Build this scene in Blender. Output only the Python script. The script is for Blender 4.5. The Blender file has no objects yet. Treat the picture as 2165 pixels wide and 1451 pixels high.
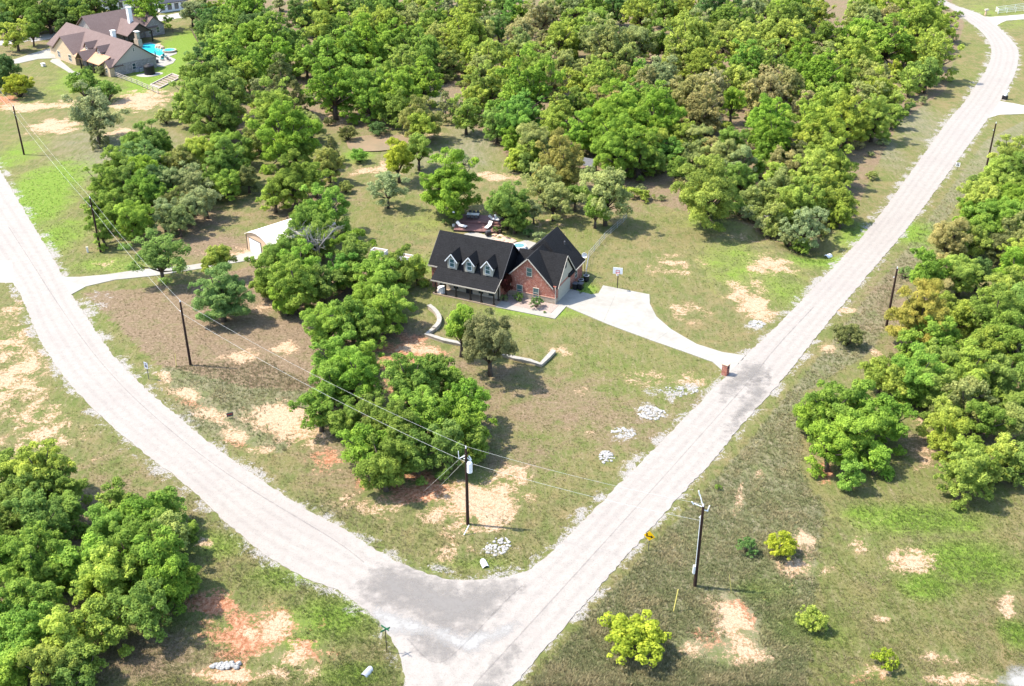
import bpy, bmesh, math, random
import numpy as np
from mathutils import Vector, Matrix
from mathutils.geometry import tessellate_polygon
R = math.radians
S = bpy.context.scene
C = S.collection

# ------------------------------------------------------------------ camera, sky, sun, exposure
CAM_H, PITCH, FPX, PW, PH = 75.0, 29.0, 2300.0, 2165.0, 1451.0
cd = bpy.data.cameras.new('camera'); cam = bpy.data.objects.new('camera', cd); C.objects.link(cam)
cam.location = (0, 0, CAM_H); cam.rotation_euler = (R(90 - PITCH), 0, 0)
cd.sensor_width = 36; cd.lens = 36 * FPX / PW; cd.clip_start = 1; cd.clip_end = 6000
S.camera = cam
SUN_EL, SH_AZ = 56.0, -8.5
W = bpy.data.worlds.new('World'); S.world = W; W.use_nodes = True
wn = W.node_tree.nodes; bg = wn['Background']
sky = wn.new('ShaderNodeTexSky'); sky.sky_type = 'NISHITA'; sky.sun_disc = False
sky.sun_elevation = R(SUN_EL)
sx, sy = -math.cos(R(SH_AZ)), -math.sin(R(SH_AZ))
sky.sun_rotation = math.atan2(sx, sy)
W.node_tree.links.new(sky.outputs[0], bg.inputs[0]); bg.inputs[1].default_value = 0.15
ld = bpy.data.lights.new('sun', 'SUN'); lo = bpy.data.objects.new('sun', ld); C.objects.link(lo)
ld.energy = 3.2; ld.angle = R(0.5); ld.color = (1, 0.93, 0.82)
ce = math.cos(R(SUN_EL))
tosun = Vector((sx * ce, sy * ce, math.sin(R(SUN_EL))))
lo.rotation_euler = (-tosun).to_track_quat('-Z', 'Y').to_euler(); lo.location = (-60, 20, 90)
S.view_settings.view_transform = 'Standard'; S.view_settings.look = 'None'
S.view_settings.exposure = 1.65; S.view_settings.gamma = 1
S.cycles.max_bounces = 5; S.cycles.diffuse_bounces = 3; S.cycles.transparent_max_bounces = 32

_cp, _sp = math.cos(R(PITCH)), math.sin(R(PITCH))
def P(px, py, z=0.0):
    """world point at height z seen at a photo pixel"""
    u = (px - PW / 2) / FPX; v = (py - PH / 2) / FPX
    d = (u, _cp - v * _sp, -_sp - v * _cp); t = (z - CAM_H) / d[2]
    return Vector((d[0] * t, d[1] * t, z))
def mpp(p):
    """metres per photo pixel at a world point"""
    return (p.y * _cp - (p.z - CAM_H) * _sp) / FPX
def topix(x, y, z=0.0):
    zz = y * _cp - (z - CAM_H) * _sp; v = -y * _sp - (z - CAM_H) * _cp
    return PW / 2 + FPX * x / zz, PH / 2 + FPX * v / zz

# ------------------------------------------------------------------ helpers
def tag(o, label=None, cat=None, group=None, kind=None):
    if label: o['label'] = label
    if cat: o['category'] = cat
    if group: o['group'] = group
    if kind: o['kind'] = kind
    return o
def empty(name, loc, rz=0.0, label=None, cat=None, group=None):
    o = bpy.data.objects.new(name, None); C.objects.link(o)
    o.location = loc; o.rotation_euler = (0, 0, rz); o.empty_display_size = 0.3
    return tag(o, label, cat, group)
class MB:
    def __init__(s): s.v = []; s.f = []
    def add(s, vs, fs):
        n = len(s.v); s.v += [tuple(map(float, q)) for q in vs]; s.f += [tuple(i + n for i in f) for f in fs]; return s
    def box(s, x0, x1, y0, y1, z0, z1):
        return s.add([(x0, y0, z0), (x1, y0, z0), (x1, y1, z0), (x0, y1, z0), (x0, y0, z1), (x1, y0, z1), (x1, y1, z1), (x0, y1, z1)],
                     [(0, 3, 2, 1), (4, 5, 6, 7), (0, 1, 5, 4), (1, 2, 6, 5), (2, 3, 7, 6), (3, 0, 4, 7)])
    def prism(s, pts, ext):
        n = len(pts); e = Vector(ext); pts = [Vector(p) for p in pts]
        return s.add(pts + [p + e for p in pts], [tuple(range(n))[::-1], tuple(range(n, 2 * n))] +
                     [(i, (i + 1) % n, n + (i + 1) % n, n + i) for i in range(n)])
    def tube(s, pts, rs, n=8, cap=True):
        pts = [Vector(p) for p in pts]
        if not isinstance(rs, (list, tuple)): rs = [rs] * len(pts)
        rings = []
        for i, p in enumerate(pts):
            d = (pts[min(i + 1, len(pts) - 1)] - pts[max(i - 1, 0)]).normalized()
            a = d.orthogonal().normalized() if abs(d.z) < .95 else Vector((1, 0, 0)); a = (a - d * a.dot(d)).normalized(); b = d.cross(a)
            rings.append([p + (a * math.cos(2 * math.pi * k / n) + b * math.sin(2 * math.pi * k / n)) * rs[i] for k in range(n)])
        vs = [q for r in rings for q in r]; fs = []
        for i in range(len(pts) - 1):
            for k in range(n):
                fs.append((i * n + k, i * n + (k + 1) % n, (i + 1) * n + (k + 1) % n, (i + 1) * n + k))
        if cap: fs += [tuple(range(n))[::-1], tuple(range((len(pts) - 1) * n, len(pts) * n))]
        return s.add(vs, fs)
    def bar(s, p, q, w, h=None):
        """square bar from p to q"""
        p, q = Vector(p), Vector(q); h = h or w; d = (q - p).normalized()
        up = Vector((0, 0, 1)) if abs(d.z) < .9 else Vector((0, 1, 0))
        a = d.cross(up).normalized() * w / 2; b = a.cross(d).normalized() * h / 2
        return s.add([p - a - b, p + a - b, p + a + b, p - a + b, q - a - b, q + a - b, q + a + b, q - a + b],
                     [(0, 3, 2, 1), (4, 5, 6, 7), (0, 1, 5, 4), (1, 2, 6, 5), (2, 3, 7, 6), (3, 0, 4, 7)])
    def build(s, name, mat, parent=None, label=None, bevel=0, smooth=False):
        me = bpy.data.meshes.new(name); me.from_pydata(s.v, [], s.f); me.validate()
        bm = bmesh.new(); bm.from_mesh(me); bmesh.ops.recalc_face_normals(bm, faces=bm.faces); bm.to_mesh(me); bm.free()
        if smooth: me.polygons.foreach_set('use_smooth', [True] * len(me.polygons))
        me.materials.append(mat); o = bpy.data.objects.new(name, me); C.objects.link(o)
        if parent: o.parent = parent
        if label: o['label'] = label
        if bevel:
            m = o.modifiers.new('b', 'BEVEL'); m.width = bevel; m.segments = 1; m.limit_method = 'ANGLE'
        return o
def copy_tree(o, parent=None):
    c = o.copy(); C.objects.link(c)
    if parent: c.parent = parent
    for ch in list(o.children): copy_tree(ch, c)
    return c

class NT:
    def __init__(s, name):
        s.m = bpy.data.materials.new(name); s.m.use_nodes = True; s.t = s.m.node_tree; s.n = s.t.nodes; s.n.clear()
        s.out = s.n.new('ShaderNodeOutputMaterial')
    def new(s, t, **k):
        n = s.n.new('ShaderNode' + t)
        for a, b in k.items(): setattr(n, a, b)
        return n
    def put(s, sock, v):
        if isinstance(v, bpy.types.NodeSocket): s.t.links.new(v, sock)
        elif v is not None: sock.default_value = (*v, 1) if isinstance(v, tuple) and len(v) == 3 and sock.type == 'RGBA' else v
    def math(s, op, a, b=None, c=None, clamp=False):
        n = s.new('Math', operation=op, use_clamp=clamp); s.put(n.inputs[0], a); s.put(n.inputs[1], b)
        if c is not None: s.put(n.inputs[2], c)
        return n.outputs[0]
    def mix(s, f, a, b, bt='MIX'):
        n = s.new('Mix', data_type='RGBA', blend_type=bt); s.put(n.inputs[0], f); s.put(n.inputs[6], a); s.put(n.inputs[7], b); return n.outputs[2]
    def noise(s, vec, scale, detail=4, rough=.55, dist=0):
        n = s.new('TexNoise'); s.put(n.inputs['Vector'], vec); n.inputs['Scale'].default_value = scale
        n.inputs['Detail'].default_value = detail; n.inputs['Roughness'].default_value = rough; n.inputs['Distortion'].default_value = dist
        return n.outputs['Fac']
    def ramp(s, f, lo, hi, smooth=False):
        n = s.new('MapRange', clamp=True); s.put(n.inputs[0], f); n.inputs[1].default_value = lo; n.inputs[2].default_value = hi
        if smooth: n.interpolation_type = 'SMOOTHSTEP'
        return n.outputs[0]
    def pos(s): return s.new('NewGeometry').outputs['Position']
    def obj(s): return s.new('TexCoord').outputs['Object']
    def bump(s, h, strength=.5, dist=.1):
        n = s.new('Bump'); s.put(n.inputs['Height'], h); n.inputs['Strength'].default_value = strength; n.inputs['Distance'].default_value = dist; return n.outputs[0]
    def bsdf(s, col, rough=.8, normal=None, metal=0, spec=.3):
        b = s.new('BsdfPrincipled'); s.put(b.inputs['Base Color'], col); s.put(b.inputs['Roughness'], rough)
        b.inputs['Metallic'].default_value = metal; b.inputs['Specular IOR Level'].default_value = spec
        if normal is not None: s.put(b.inputs['Normal'], normal)
        s.t.links.new(b.outputs[0], s.out.inputs[0]); return b
def simple(name, col, rough=.7, var=.15, scale=3.0, metal=0, spec=.3, bump=0):
    k = NT(name); n = k.noise(k.obj(), scale, 5, .65); v = k.ramp(n, .3, .7)
    c = k.mix(v, tuple(x * (1 - var) for x in col), tuple(min(1, x * (1 + var)) for x in col))
    k.bsdf(c, rough, k.bump(n, bump, .05) if bump else None, metal, spec); return k.m

# ------------------------------------------------------------------ materials
M = {}
def mats():
    # road: pale crushed limestone over chip seal
    def road(name, base, dark, lo, hi):
        k = NT(name); p = k.pos()
        f = k.noise(p, 7.0, 5, .75); b = k.noise(p, .12, 3, .5); mid = k.noise(p, 1.1, 5, .7)
        c = k.mix(k.ramp(mid, lo, hi), base, dark)
        c = k.mix(k.math('MAXIMUM', k.ramp(f, .54, .66), k.ramp(k.noise(p, 2.2, 5, .8), .60, .70)), c, tuple(x * .66 for x in base))
        c = k.mix(k.math('MULTIPLY', k.ramp(b, .5, .75), .35), c, (.235, .205, .185))
        k.bsdf(c, .95, k.bump(f, .6, .05)); return k.m
    M['road'] = road('limestone_gravel', (.298, .270, .238), (.245, .220, .194), .42, .78)
    M['road_white'] = road('white_gravel', (.35, .325, .29), (.30, .278, .248), .55, .8)
    def patch(name, base, dark, amax=1.0):
        k = NT(name); p = k.pos(); at = k.new('Attribute', attribute_name='edge').outputs['Fac']
        f = k.noise(p, 6.0, 5, .75); m = k.noise(p, .7, 5, .7); m2 = k.noise(p, 2.5, 3, .7)
        c = k.mix(k.ramp(f, .35, .7), base, dark)
        c = k.mix(k.math('MULTIPLY', k.ramp(m2, .5, .8), .4), c, (.235, .222, .205))
        a = k.ramp(k.math('ADD', k.math('MULTIPLY', at, 1.2), k.math('MULTIPLY', k.math('SUBTRACT', m, .55), 1.7)), .18, .95)
        a = k.math('MULTIPLY', a, amax); b = k.bsdf(c, .95); t = k.new('BsdfTransparent'); mx = k.new('MixShader')
        k.put(mx.inputs[0], a); k.t.links.new(t.outputs[0], mx.inputs[1]); k.t.links.new(b.outputs[0], mx.inputs[2])
        k.t.links.new(mx.outputs[0], k.out.inputs[0]); return k.m
    M['asphalt'] = patch('worn_grey_asphalt', (.205, .190, .172), (.168, .156, .143), .8)
    M['seam'] = patch('dark_seam', (.17, .155, .145), (.12, .11, .105), .22); M['track'] = patch('wheel_track', (.205, .19, .178), (.16, .15, .142), .07)
    M['whitedust'] = patch('white_dust', (.33, .32, .30), (.30, .29, .27))
    k = NT('concrete'); p = k.pos(); f = k.noise(p, 1.2, 6, .7)
    g_ = k.noise(p, .28, 5, .7); k.bsdf(k.mix(k.math('MULTIPLY', k.ramp(g_, .5, .7), .6), k.mix(k.ramp(f, .3, .7), (.265, .25, .215), (.31, .295, .26)), (.21, .19, .16)), .85); M['concrete'] = k.m
    M['concrete2'] = simple('aged_concrete', (.30, .29, .27), .9, .2, 1.5)
    # shingles
    def shingle(name, a, b, sc=1.0):
        k = NT(name); o = k.obj(); f = k.noise(o, 5.0 * sc, 4, .8); g = k.noise(o, .6, 3, .6)
        sp = k.new('SeparateXYZ'); k.put(sp.inputs[0], o)
        row = k.new('TexWave', wave_type='BANDS', bands_direction='Z'); k.put(row.inputs[0], o); row.inputs['Scale'].default_value = 1.6; row.inputs['Distortion'].default_value = .4
        c = k.mix(k.ramp(f, .35, .68), a, b); c = k.mix(k.math('MULTIPLY', row.outputs['Fac'], .3), c, tuple(x * .6 for x in a))
        c = k.mix(k.math('MULTIPLY', k.ramp(g, .4, .7), .3), c, b)
        fl = k.noise(o, 3.3 * sc, 5, .9); c = k.mix(k.math('MULTIPLY', k.ramp(fl, .60, .68), .55), c, tuple(min(1, x * 3.2) for x in b))
        k.bsdf(c, .9, k.bump(f, .3, .03), spec=.2); return k.m
    M['shingle'] = shingle('black_shingles', (.0045, .0045, .005), (.019, .019, .0205))
    M['shingle_tan'] = shingle('brown_shingles', (.125, .085, .078), (.185, .135, .12))
    M['shingle_grey'] = shingle('slate_shingles', (.05, .055, .07), (.09, .095, .11))
    def brick(name, c1, c2, c3, mortar, bw=.42, bh=.15):
        k = NT(name); o = k.obj(); sp = k.new('SeparateXYZ'); k.put(sp.inputs[0], o)
        cb = k.new('CombineXYZ'); k.put(cb.inputs[0], k.math('ADD', sp.outputs[0], sp.outputs[1])); k.put(cb.inputs[1], sp.outputs[2])
        t = k.new('TexBrick'); k.put(t.inputs['Vector'], cb.outputs[0]); t.inputs['Scale'].default_value = 1
        t.inputs['Brick Width'].default_value = bw; t.inputs['Row Height'].default_value = bh; t.inputs['Mortar Size'].default_value = .012
        k.put(t.inputs['Color1'], c1); k.put(t.inputs['Color2'], c2); k.put(t.inputs['Mortar'], mortar)
        n = k.noise(cb.outputs[0], 2.6, 4, .75); c = k.mix(k.ramp(n, .52, .66), t.outputs['Color'], c3)
        n2 = k.noise(cb.outputs[0], 3.7, 4, .8); c = k.mix(k.ramp(n2, .6, .68), c, tuple(x * .35 for x in c1))
        k.bsdf(c, .9); return k.m
    M['brick'] = brick('red_brick', (.25, .055, .033), (.34, .105, .062), (.48, .29, .22), (.38, .29, .24))
    M['stone'] = brick('pale_limestone', (.32, .26, .19), (.40, .34, .27), (.27, .20, .14), (.34, .30, .25), .5, .25)
    M['tanbrick'] = brick('tan_brick', (.46, .33, .20), (.52, .39, .25), (.42, .30, .19), (.5, .42, .32), .4, .16)
    M['greybrick'] = brick('grey_stone', (.20, .17, .16), (.30, .27, .26), (.42, .40, .38), (.36, .34, .32), .5, .22)
    M['cream'] = simple('cream_siding', (.38, .35, .28), .8, .05)
    M['trim'] = simple('cream_trim', (.46, .41, .34), .7, .04)
    M['white'] = simple('white_paint', (.74, .73, .71), .6, .04)
    M['offwhite'] = simple('offwhite_metal', (.66, .60, .53), .5, .04)
    M['tan'] = simple('tan_metal', (.52, .37, .25), .6, .05)
    M['post'] = simple('dark_post', (.035, .025, .02), .7)
    M['glass'] = simple('window_glass', (.045, .07, .075), .08, .3, .8, spec=.8)
    M['blind'] = simple('blind_behind_glass', (.06, .115, .115), .2, .1, spec=.6)
    M['door'] = simple('dark_door', (.03, .028, .03), .5)
    M['black'] = simple('black_plastic', (.012, .012, .014), .5)
    M['metal'] = simple('grey_metal', (.40, .41, .43), .4, .1, metal=.3)
    M['dgrey'] = simple('dark_grey', (.08, .08, .085), .6)
    M['polewood'] = simple('creosote_wood', (.030, .014, .010), .85, .3, 2.0)
    M['wire'] = simple('aluminium_wire', (.5, .5, .47), .5, .03)
    M['insul'] = simple('pale_porcelain', (.72, .73, .76), .4, .05)
    M['bark'] = simple('oak_bark', (.085, .065, .05), .95, .4, 4.0, bump=.5)
    M['deadwood'] = simple('grey_deadwood', (.22, .205, .19), .95, .25, 3.0)
    M['deck'] = simple('redwood_deck', (.17, .085, .075), .8, .25, 2.5)
    M['rock'] = simple('white_limestone', (.30, .29, .27), .9, .25, 1.3, bump=.4)
    M['redrock'] = simple('sandstone', (.48, .33, .24), .9, .3, 1.3, bump=.4)
    M['yellow'] = simple('sign_yellow', (.72, .42, .0), .5, .03)
    M['blackpaint'] = simple('sign_black', (.01, .01, .01), .6, .03)
    M['signgrey'] = simple('sign_back_metal', (.42, .44, .52), .45, .05)
    M['signgreen'] = simple('sign_green', (.02, .13, .06), .5, .03)
    M['yellowguard'] = simple('yellow_guard', (.62, .52, .14), .6, .05)
    M['soil'] = simple('planter_soil', (.26, .20, .16), .95, .3, 4.0)
    M['copper'] = simple('copper_roof', (.40, .22, .12), .5, .15)
    M['red'] = simple('rim_red', (.45, .05, .03), .5)
    M['cushion'] = simple('white_cushion', (.70, .67, .64), .8, .06)
    M['teal'] = simple('teal_cushion', (.05, .20, .20), .8, .1)
    k = NT('muddy_water'); p = k.pos(); n = k.noise(p, .25, 4, .6); n2 = k.noise(p, .5, 2, .5)
    c = k.mix(k.ramp(n, .3, .7), (.27, .19, .12), (.20, .16, .10)); k.bsdf(c, .25, k.bump(k.noise(p, 2.5, 3), .05, .05), spec=.4); M['mud'] = k.m
    k = NT('pool_water'); p = k.pos(); n = k.noise(p, 1.2, 3)
    k.bsdf(k.mix(n, (.02, .38, .48), (.05, .50, .58)), .1, k.bump(n, .08, .05), spec=.5); M['pool'] = k.m
    # leaves: colour from the object, tint per leaf
    k = NT('leaf'); oc = k.new('ObjectInfo').outputs['Color']; tn = k.new('Attribute', attribute_name='tint').outputs['Fac']
    hs = k.new('HueSaturation'); k.put(hs.inputs['Color'], oc)
    k.put(hs.inputs['Value'], k.math('MULTIPLY_ADD', tn, .9, .55)); k.put(hs.inputs['Hue'], k.math('MULTIPLY_ADD', tn, -.035, .5175))
    df = k.new('BsdfDiffuse'); tr = k.new('BsdfTranslucent'); mx = k.new('MixShader'); mx.inputs[0].default_value = .44
    k.put(df.inputs[0], hs.outputs[0]); k.put(tr.inputs[0], hs.outputs[0])
    k.t.links.new(df.outputs[0], mx.inputs[1]); k.t.links.new(tr.outputs[0], mx.inputs[2]); k.t.links.new(mx.outputs[0], k.out.inputs[0]); M['leaf'] = k.m
    k = NT('leaf_far'); oc = k.new('Attribute', attribute_name='col').outputs['Color']; tn = k.new('Attribute', attribute_name='tint').outputs['Fac']
    hs = k.new('HueSaturation'); k.put(hs.inputs['Color'], oc)
    k.put(hs.inputs['Value'], k.math('MULTIPLY_ADD', tn, .9, .55)); k.put(hs.inputs['Hue'], k.math('MULTIPLY_ADD', tn, -.035, .5175))
    df = k.new('BsdfDiffuse'); tr = k.new('BsdfTranslucent'); mx = k.new('MixShader'); mx.inputs[0].default_value = .44
    k.put(df.inputs[0], hs.outputs[0]); k.put(tr.inputs[0], hs.outputs[0])
    k.t.links.new(df.outputs[0], mx.inputs[1]); k.t.links.new(tr.outputs[0], mx.inputs[2]); k.t.links.new(mx.outputs[0], k.out.inputs[0]); M['leaf_far'] = k.m
    k = NT('grass_blade'); col = k.new('Attribute', attribute_name='col').outputs['Color']
    df = k.new('BsdfDiffuse'); tr = k.new('BsdfTranslucent'); mx = k.new('MixShader'); mx.inputs[0].default_value = .3
    k.put(df.inputs[0], col); k.put(tr.inputs[0], col)
    k.t.links.new(df.outputs[0], mx.inputs[1]); k.t.links.new(tr.outputs[0], mx.inputs[2]); k.t.links.new(mx.outputs[0], k.out.inputs[0]); M['blade'] = k.m
    # ground
    k = NT('ground_cover'); p = k.pos()
    A = k.new('Attribute', attribute_name='soilA'); B = k.new('Attribute', attribute_name='soilB')
    sa = k.new('SeparateColor'); k.put(sa.inputs[0], A.outputs['Color']); sb = k.new('SeparateColor'); k.put(sb.inputs[0], B.outputs['Color'])
    mp = k.new('Mapping'); k.put(mp.inputs[0], p); mp.inputs['Rotation'].default_value = (0, 0, R(35)); mp.inputs['Scale'].default_value = (1, .22, 1)
    big = k.noise(p, .045, 4, .6); med = k.noise(p, .33, 6, .68, .4); fin = k.noise(p, 2.3, 6, .75); vf = k.noise(p, 6.5, 4, .8); st = k.noise(mp.outputs[0], 1.6, 4, .7)
    g = k.mix(k.ramp(med, .40, .60), (.112, .126, .040), (.195, .155, .072))
    g = k.mix(k.math('MULTIPLY', k.ramp(big, .40, .62), .55), g, (.108, .142, .030))
    g = k.mix(k.math('MULTIPLY', k.ramp(st, .46, .66), .6), g, (.200, .168, .088))
    def lay(ch, col, k1=1.25, sharp=.16):
        nonlocal g
        n = k.math('ADD', k.math('MULTIPLY', k.math('SUBTRACT', med, .5), k1 * 1.9), k.math('ADD', k.math('MULTIPLY', k.math('SUBTRACT', fin, .5), k1), k.math('MULTIPLY', k.math('SUBTRACT', vf, .5), k1 * .7)))
        on = k.ramp(ch, .0, .12); e = k.math('ADD', ch, n); f = k.math('MULTIPLY', k.ramp(e, .46 - sharp, .46 + sharp), on)
        g = k.mix(f, g, col)
    lay(sb.outputs[1], k.mix(k.ramp(st, .35, .65), (.125, .134, .066), (.215, .190, .122)), .8, .3)
    lay(sb.outputs[0], k.mix(k.ramp(fin, .35, .65), (.140, .100, .060), (.240, .175, .115)), .8, .25)
    lay(sa.outputs[2], k.mix(k.ramp(fin, .35, .65), (.100, .180, .024), (.180, .240, .038)), .8, .25)
    lay(k.math('MULTIPLY', sa.outputs[1], .84), k.mix(k.ramp(fin, .42, .58), (.24, .095, .045), (.42, .22, .13)), 1.5, .10)
    lay(k.math('MULTIPLY_ADD', sa.outputs[0], .86, -.02), k.mix(k.ramp(fin, .42, .58), (.30, .185, .10), (.40, .27, .165)), 1.4, .10)
    lay(k.math('MULTIPLY_ADD', sa.outputs[0], .72, -.10), k.mix(k.ramp(k.math('ADD', k.math('MULTIPLY', vf, .5), k.math('MULTIPLY', fin, .5)), .42, .58), (.33, .215, .125), (.47, .36, .25)), 1.5, .07)
    spk = k.math('MULTIPLY', k.ramp(k.math('ADD', k.math('MULTIPLY', fin, .7), k.math('MULTIPLY', st, .3)), .565, .64), k.ramp(big, .36, .56))
    g = k.mix(k.math('MULTIPLY', spk, .65), g, (.32, .25, .16))
    lay(sb.outputs[2], k.mix(k.ramp(vf, .4, .6), (.22, .20, .17), (.36, .34, .31)), 1.5, .07)
    g = k.mix(k.ramp(vf, .30, .50), k.mix(1.0, g, (.68, .66, .66), 'MULTIPLY'), g)
    g = k.mix(k.math('MULTIPLY', k.ramp(fin, .56, .68), .4), g, (.29, .245, .145))
    hgt = k.math('ADD', k.math('MULTIPLY', fin, .6), k.math('MULTIPLY', vf, .4))
    k.bsdf(g, .97, k.bump(hgt, .9, .22), spec=.1); M['ground'] = k.m
mats()

# ------------------------------------------------------------------ outlines of roads and drives (photo pixel -> ground)
LEFT_IN = [(-60, 255), (0, 361), (73, 480), (130, 576), (151, 623), (186, 676), (239, 753), (293, 809), (366, 872), (462, 953), (575, 1031), (643, 1075), (720, 1113), (788, 1160), (855, 1196), (913, 1217), (974, 1230), (1024, 1226), (1085, 1218), (1126, 1202), (1177, 1160)]
LEFT_OUT = [(-200, 340), (-60, 480), (30, 600), (50, 636), (80, 713), (113, 766), (150, 816), (200, 866), (253, 916), (305, 958), (389, 1021), (457, 1085), (528, 1149), (609, 1205), (677, 1236), (720, 1250), (754, 1278), (788, 1298), (812, 1329), (835, 1359), (852, 1400), (857, 1451), (865, 1560)]
RIGHT_L = [(1960, -6), (2013, 18), (2045, 44), (2066, 59), (2086, 79), (2096, 100), (2096, 118), (2086, 149), (2060, 185), (2037, 220), (2009, 248), (1920, 373), (1842, 480), (1758, 570), (1654, 678), (1571, 758), (1440, 892), (1373, 960), (1275, 1058), (1177, 1160), (1126, 1202), (1085, 1230), (1000, 1330), (860, 1480), (800, 1560)]
RIGHT_R = [(1975, -14), (2013, 10), (2045, 20), (2081, 33), (2119, 64), (2139, 85), (2151, 100), (2155, 115), (2151, 142), (2142, 167), (2130, 188), (2110, 222), (2069, 278), (2010, 360), (1922, 480), (1822, 597), (1735, 701), (1658, 801), (1567, 899), (1520, 960), (1440, 1046), (1295, 1210), (1136, 1390), (1085, 1451), (1000, 1560)]
DRIVE = [(1195, 612), (1208, 612), (1250, 623), (1265, 621), (1275, 604), (1373, 623), (1374, 643), (1388, 670), (1418, 696), (1440, 709), (1473, 728), (1527, 745), (1576, 752), (1537, 796), (1524, 781), (1507, 766), (1440, 742), (1385, 723), (1285, 686), (1212, 655), (1196, 648), (1176, 644)]
DRIVE2 = [(124, 586), (151, 623), (182, 606), (243, 592), (330, 583), (396, 573), (468, 561), (545, 548), (562, 533), (535, 531), (461, 552), (390, 563), (300, 570), (225, 581), (168, 586)]
SIDE_A = [(2076, 36), (2096, 36), (2200, 28), (2200, 38), (2127, 44), (2108, 53), (2116, 66)]
SIDE_B = [(2108, 216), (2116, 214), (2165, 223), (2230, 240), (2230, 262), (2165, 241), (2113, 243), (2086, 251), (2066, 282)]
SIDE_C = [(-80, 520), (0, 552), (24, 552), (34, 606), (28, 598), (0, 598), (-60, 590)]
FARROAD1 = [(-30, 128), (100, 98), (140, 92), (140, 108), (90, 120), (0, 137), (-30, 142)]
FARROAD2 = [(-20, 90), (60, 78), (140, 66), (140, 76), (60, 87), (-20, 100)]
FARROAD3 = [(300, 34), (355, 32), (415, 20), (425, 30), (360, 42), (320, 48)]
NEIGH_DRIVE = FARROAD1

def wline(px, z=0.0): return [P(x, y, z) for x, y in px]
def resample(pts, step, closed=True):
    out = []; n = len(pts)
    for i in range(n if closed else n - 1):
        a, b = pts[i], pts[(i + 1) % n]; k = max(1, int((b - a).length / step))
        out += [a + (b - a) * (j / k) for j in range(k)]
    if not closed: out.append(pts[-1])
    return out
def smooth_line(pts, it=2):
    for _ in range(it):
        q = [pts[0]]
        for a, b in zip(pts, pts[1:]): q += [a * .75 + b * .25, a * .25 + b * .75]
        q.append(pts[-1]); pts = q
    return pts
def sheet(name, pts, z, mat, jitter=0, step=.6, seed=1, thick=.08):
    rnd = random.Random(seed)
    pts = resample(pts, step)
    n = len(pts); o = []
    for i, p in enumerate(pts):
        d = (pts[(i + 1) % n] - pts[i - 1]); nn = Vector((-d.y, d.x, 0)).normalized() if d.length > 1e-6 else Vector((0, 0, 0))
        o.append(Vector((p.x, p.y, z)) + nn * rnd.uniform(-jitter, jitter))
    tris = tessellate_polygon([o]); mb = MB()
    mb.add(o, tris); mb.add(o + [q - Vector((0, 0, thick)) for q in o], [(i, (i + 1) % n, n + (i + 1) % n, n + i) for i in range(n)])
    me = bpy.data.meshes.new(name); me.from_pydata(mb.v, [], mb.f)
    bm = bmesh.new(); bm.from_mesh(me); bmesh.ops.remove_doubles(bm, verts=bm.verts, dist=1e-5)
    for f in bm.faces:
        f.normal_update()
        if f.normal.z < -.3: f.normal_flip()
    bm.to_mesh(me); bm.free(); me.materials.append(mat)
    ob = bpy.data.objects.new(name, me); C.objects.link(ob); ob['kind'] = 'structure'; return ob
def fill_mesh(me, V, F, smooth=False):
    k = F.shape[1]; me.vertices.add(len(V)); me.vertices.foreach_set('co', np.ascontiguousarray(V, np.float32).ravel())
    me.loops.add(F.size); me.loops.foreach_set('vertex_index', F.ravel().astype(np.int32))
    me.polygons.add(len(F)); me.polygons.foreach_set('loop_start', np.arange(0, F.size, k, dtype=np.int32))
    if smooth: me.polygons.foreach_set('use_smooth', np.ones(len(F), bool))
    me.update(calc_edges=True)
def soft_patch(name, pts, z, mat, inner=1.5):
    """sheet whose outline dissolves into what lies under it"""
    poly = [(p.x, p.y) for p in pts]; xs = [p[0] for p in poly]; ys = [p[1] for p in poly]; st = .35
    X, Y = np.meshgrid(np.arange(min(xs) - 1, max(xs) + 1, st), np.arange(min(ys) - 1, max(ys) + 1, st)); sh = X.shape; x, y = X.ravel(), Y.ravel()
    ins = np.zeros(x.size, bool); d = np.full(x.size, 1e9)
    for (x0, y0), (x1, y1) in zip(poly, poly[1:] + poly[:1]):
        if y0 != y1: ins ^= ((y0 > y) != (y1 > y)) & (x < (x1 - x0) * (y - y0) / (y1 - y0) + x0)
        L = max((x1 - x0) ** 2 + (y1 - y0) ** 2, 1e-9); t = np.clip(((x - x0) * (x1 - x0) + (y - y0) * (y1 - y0)) / L, 0, 1); d = np.minimum(d, np.hypot(x - x0 - t * (x1 - x0), y - y0 - t * (y1 - y0)))
    e = np.where(ins, np.clip(.35 + d / inner * .65, 0, 1), np.clip(.35 - d / inner * .9, 0, 1)).reshape(sh)
    q = (np.arange(sh[0] - 1)[:, None] * sh[1] + np.arange(sh[1] - 1)[None, :]); mx = np.maximum.reduce([e[:-1, :-1], e[1:, :-1], e[:-1, 1:], e[1:, 1:]]); q = q[mx > 0].ravel()
    F = np.stack([q, q + 1, q + sh[1] + 1, q + sh[1]], 1); us, inv = np.unique(F.ravel(), return_inverse=True)
    me = bpy.data.meshes.new(name); fill_mesh(me, np.stack([x[us], y[us], np.full(us.size, z)], 1), inv.reshape(-1, 4))
    at = me.attributes.new('edge', 'FLOAT', 'POINT'); at.data.foreach_set('value', e.ravel()[us].astype(np.float32))
    me.materials.append(mat); o = bpy.data.objects.new(name, me); C.objects.link(o); o['kind'] = 'structure'; return o
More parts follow.
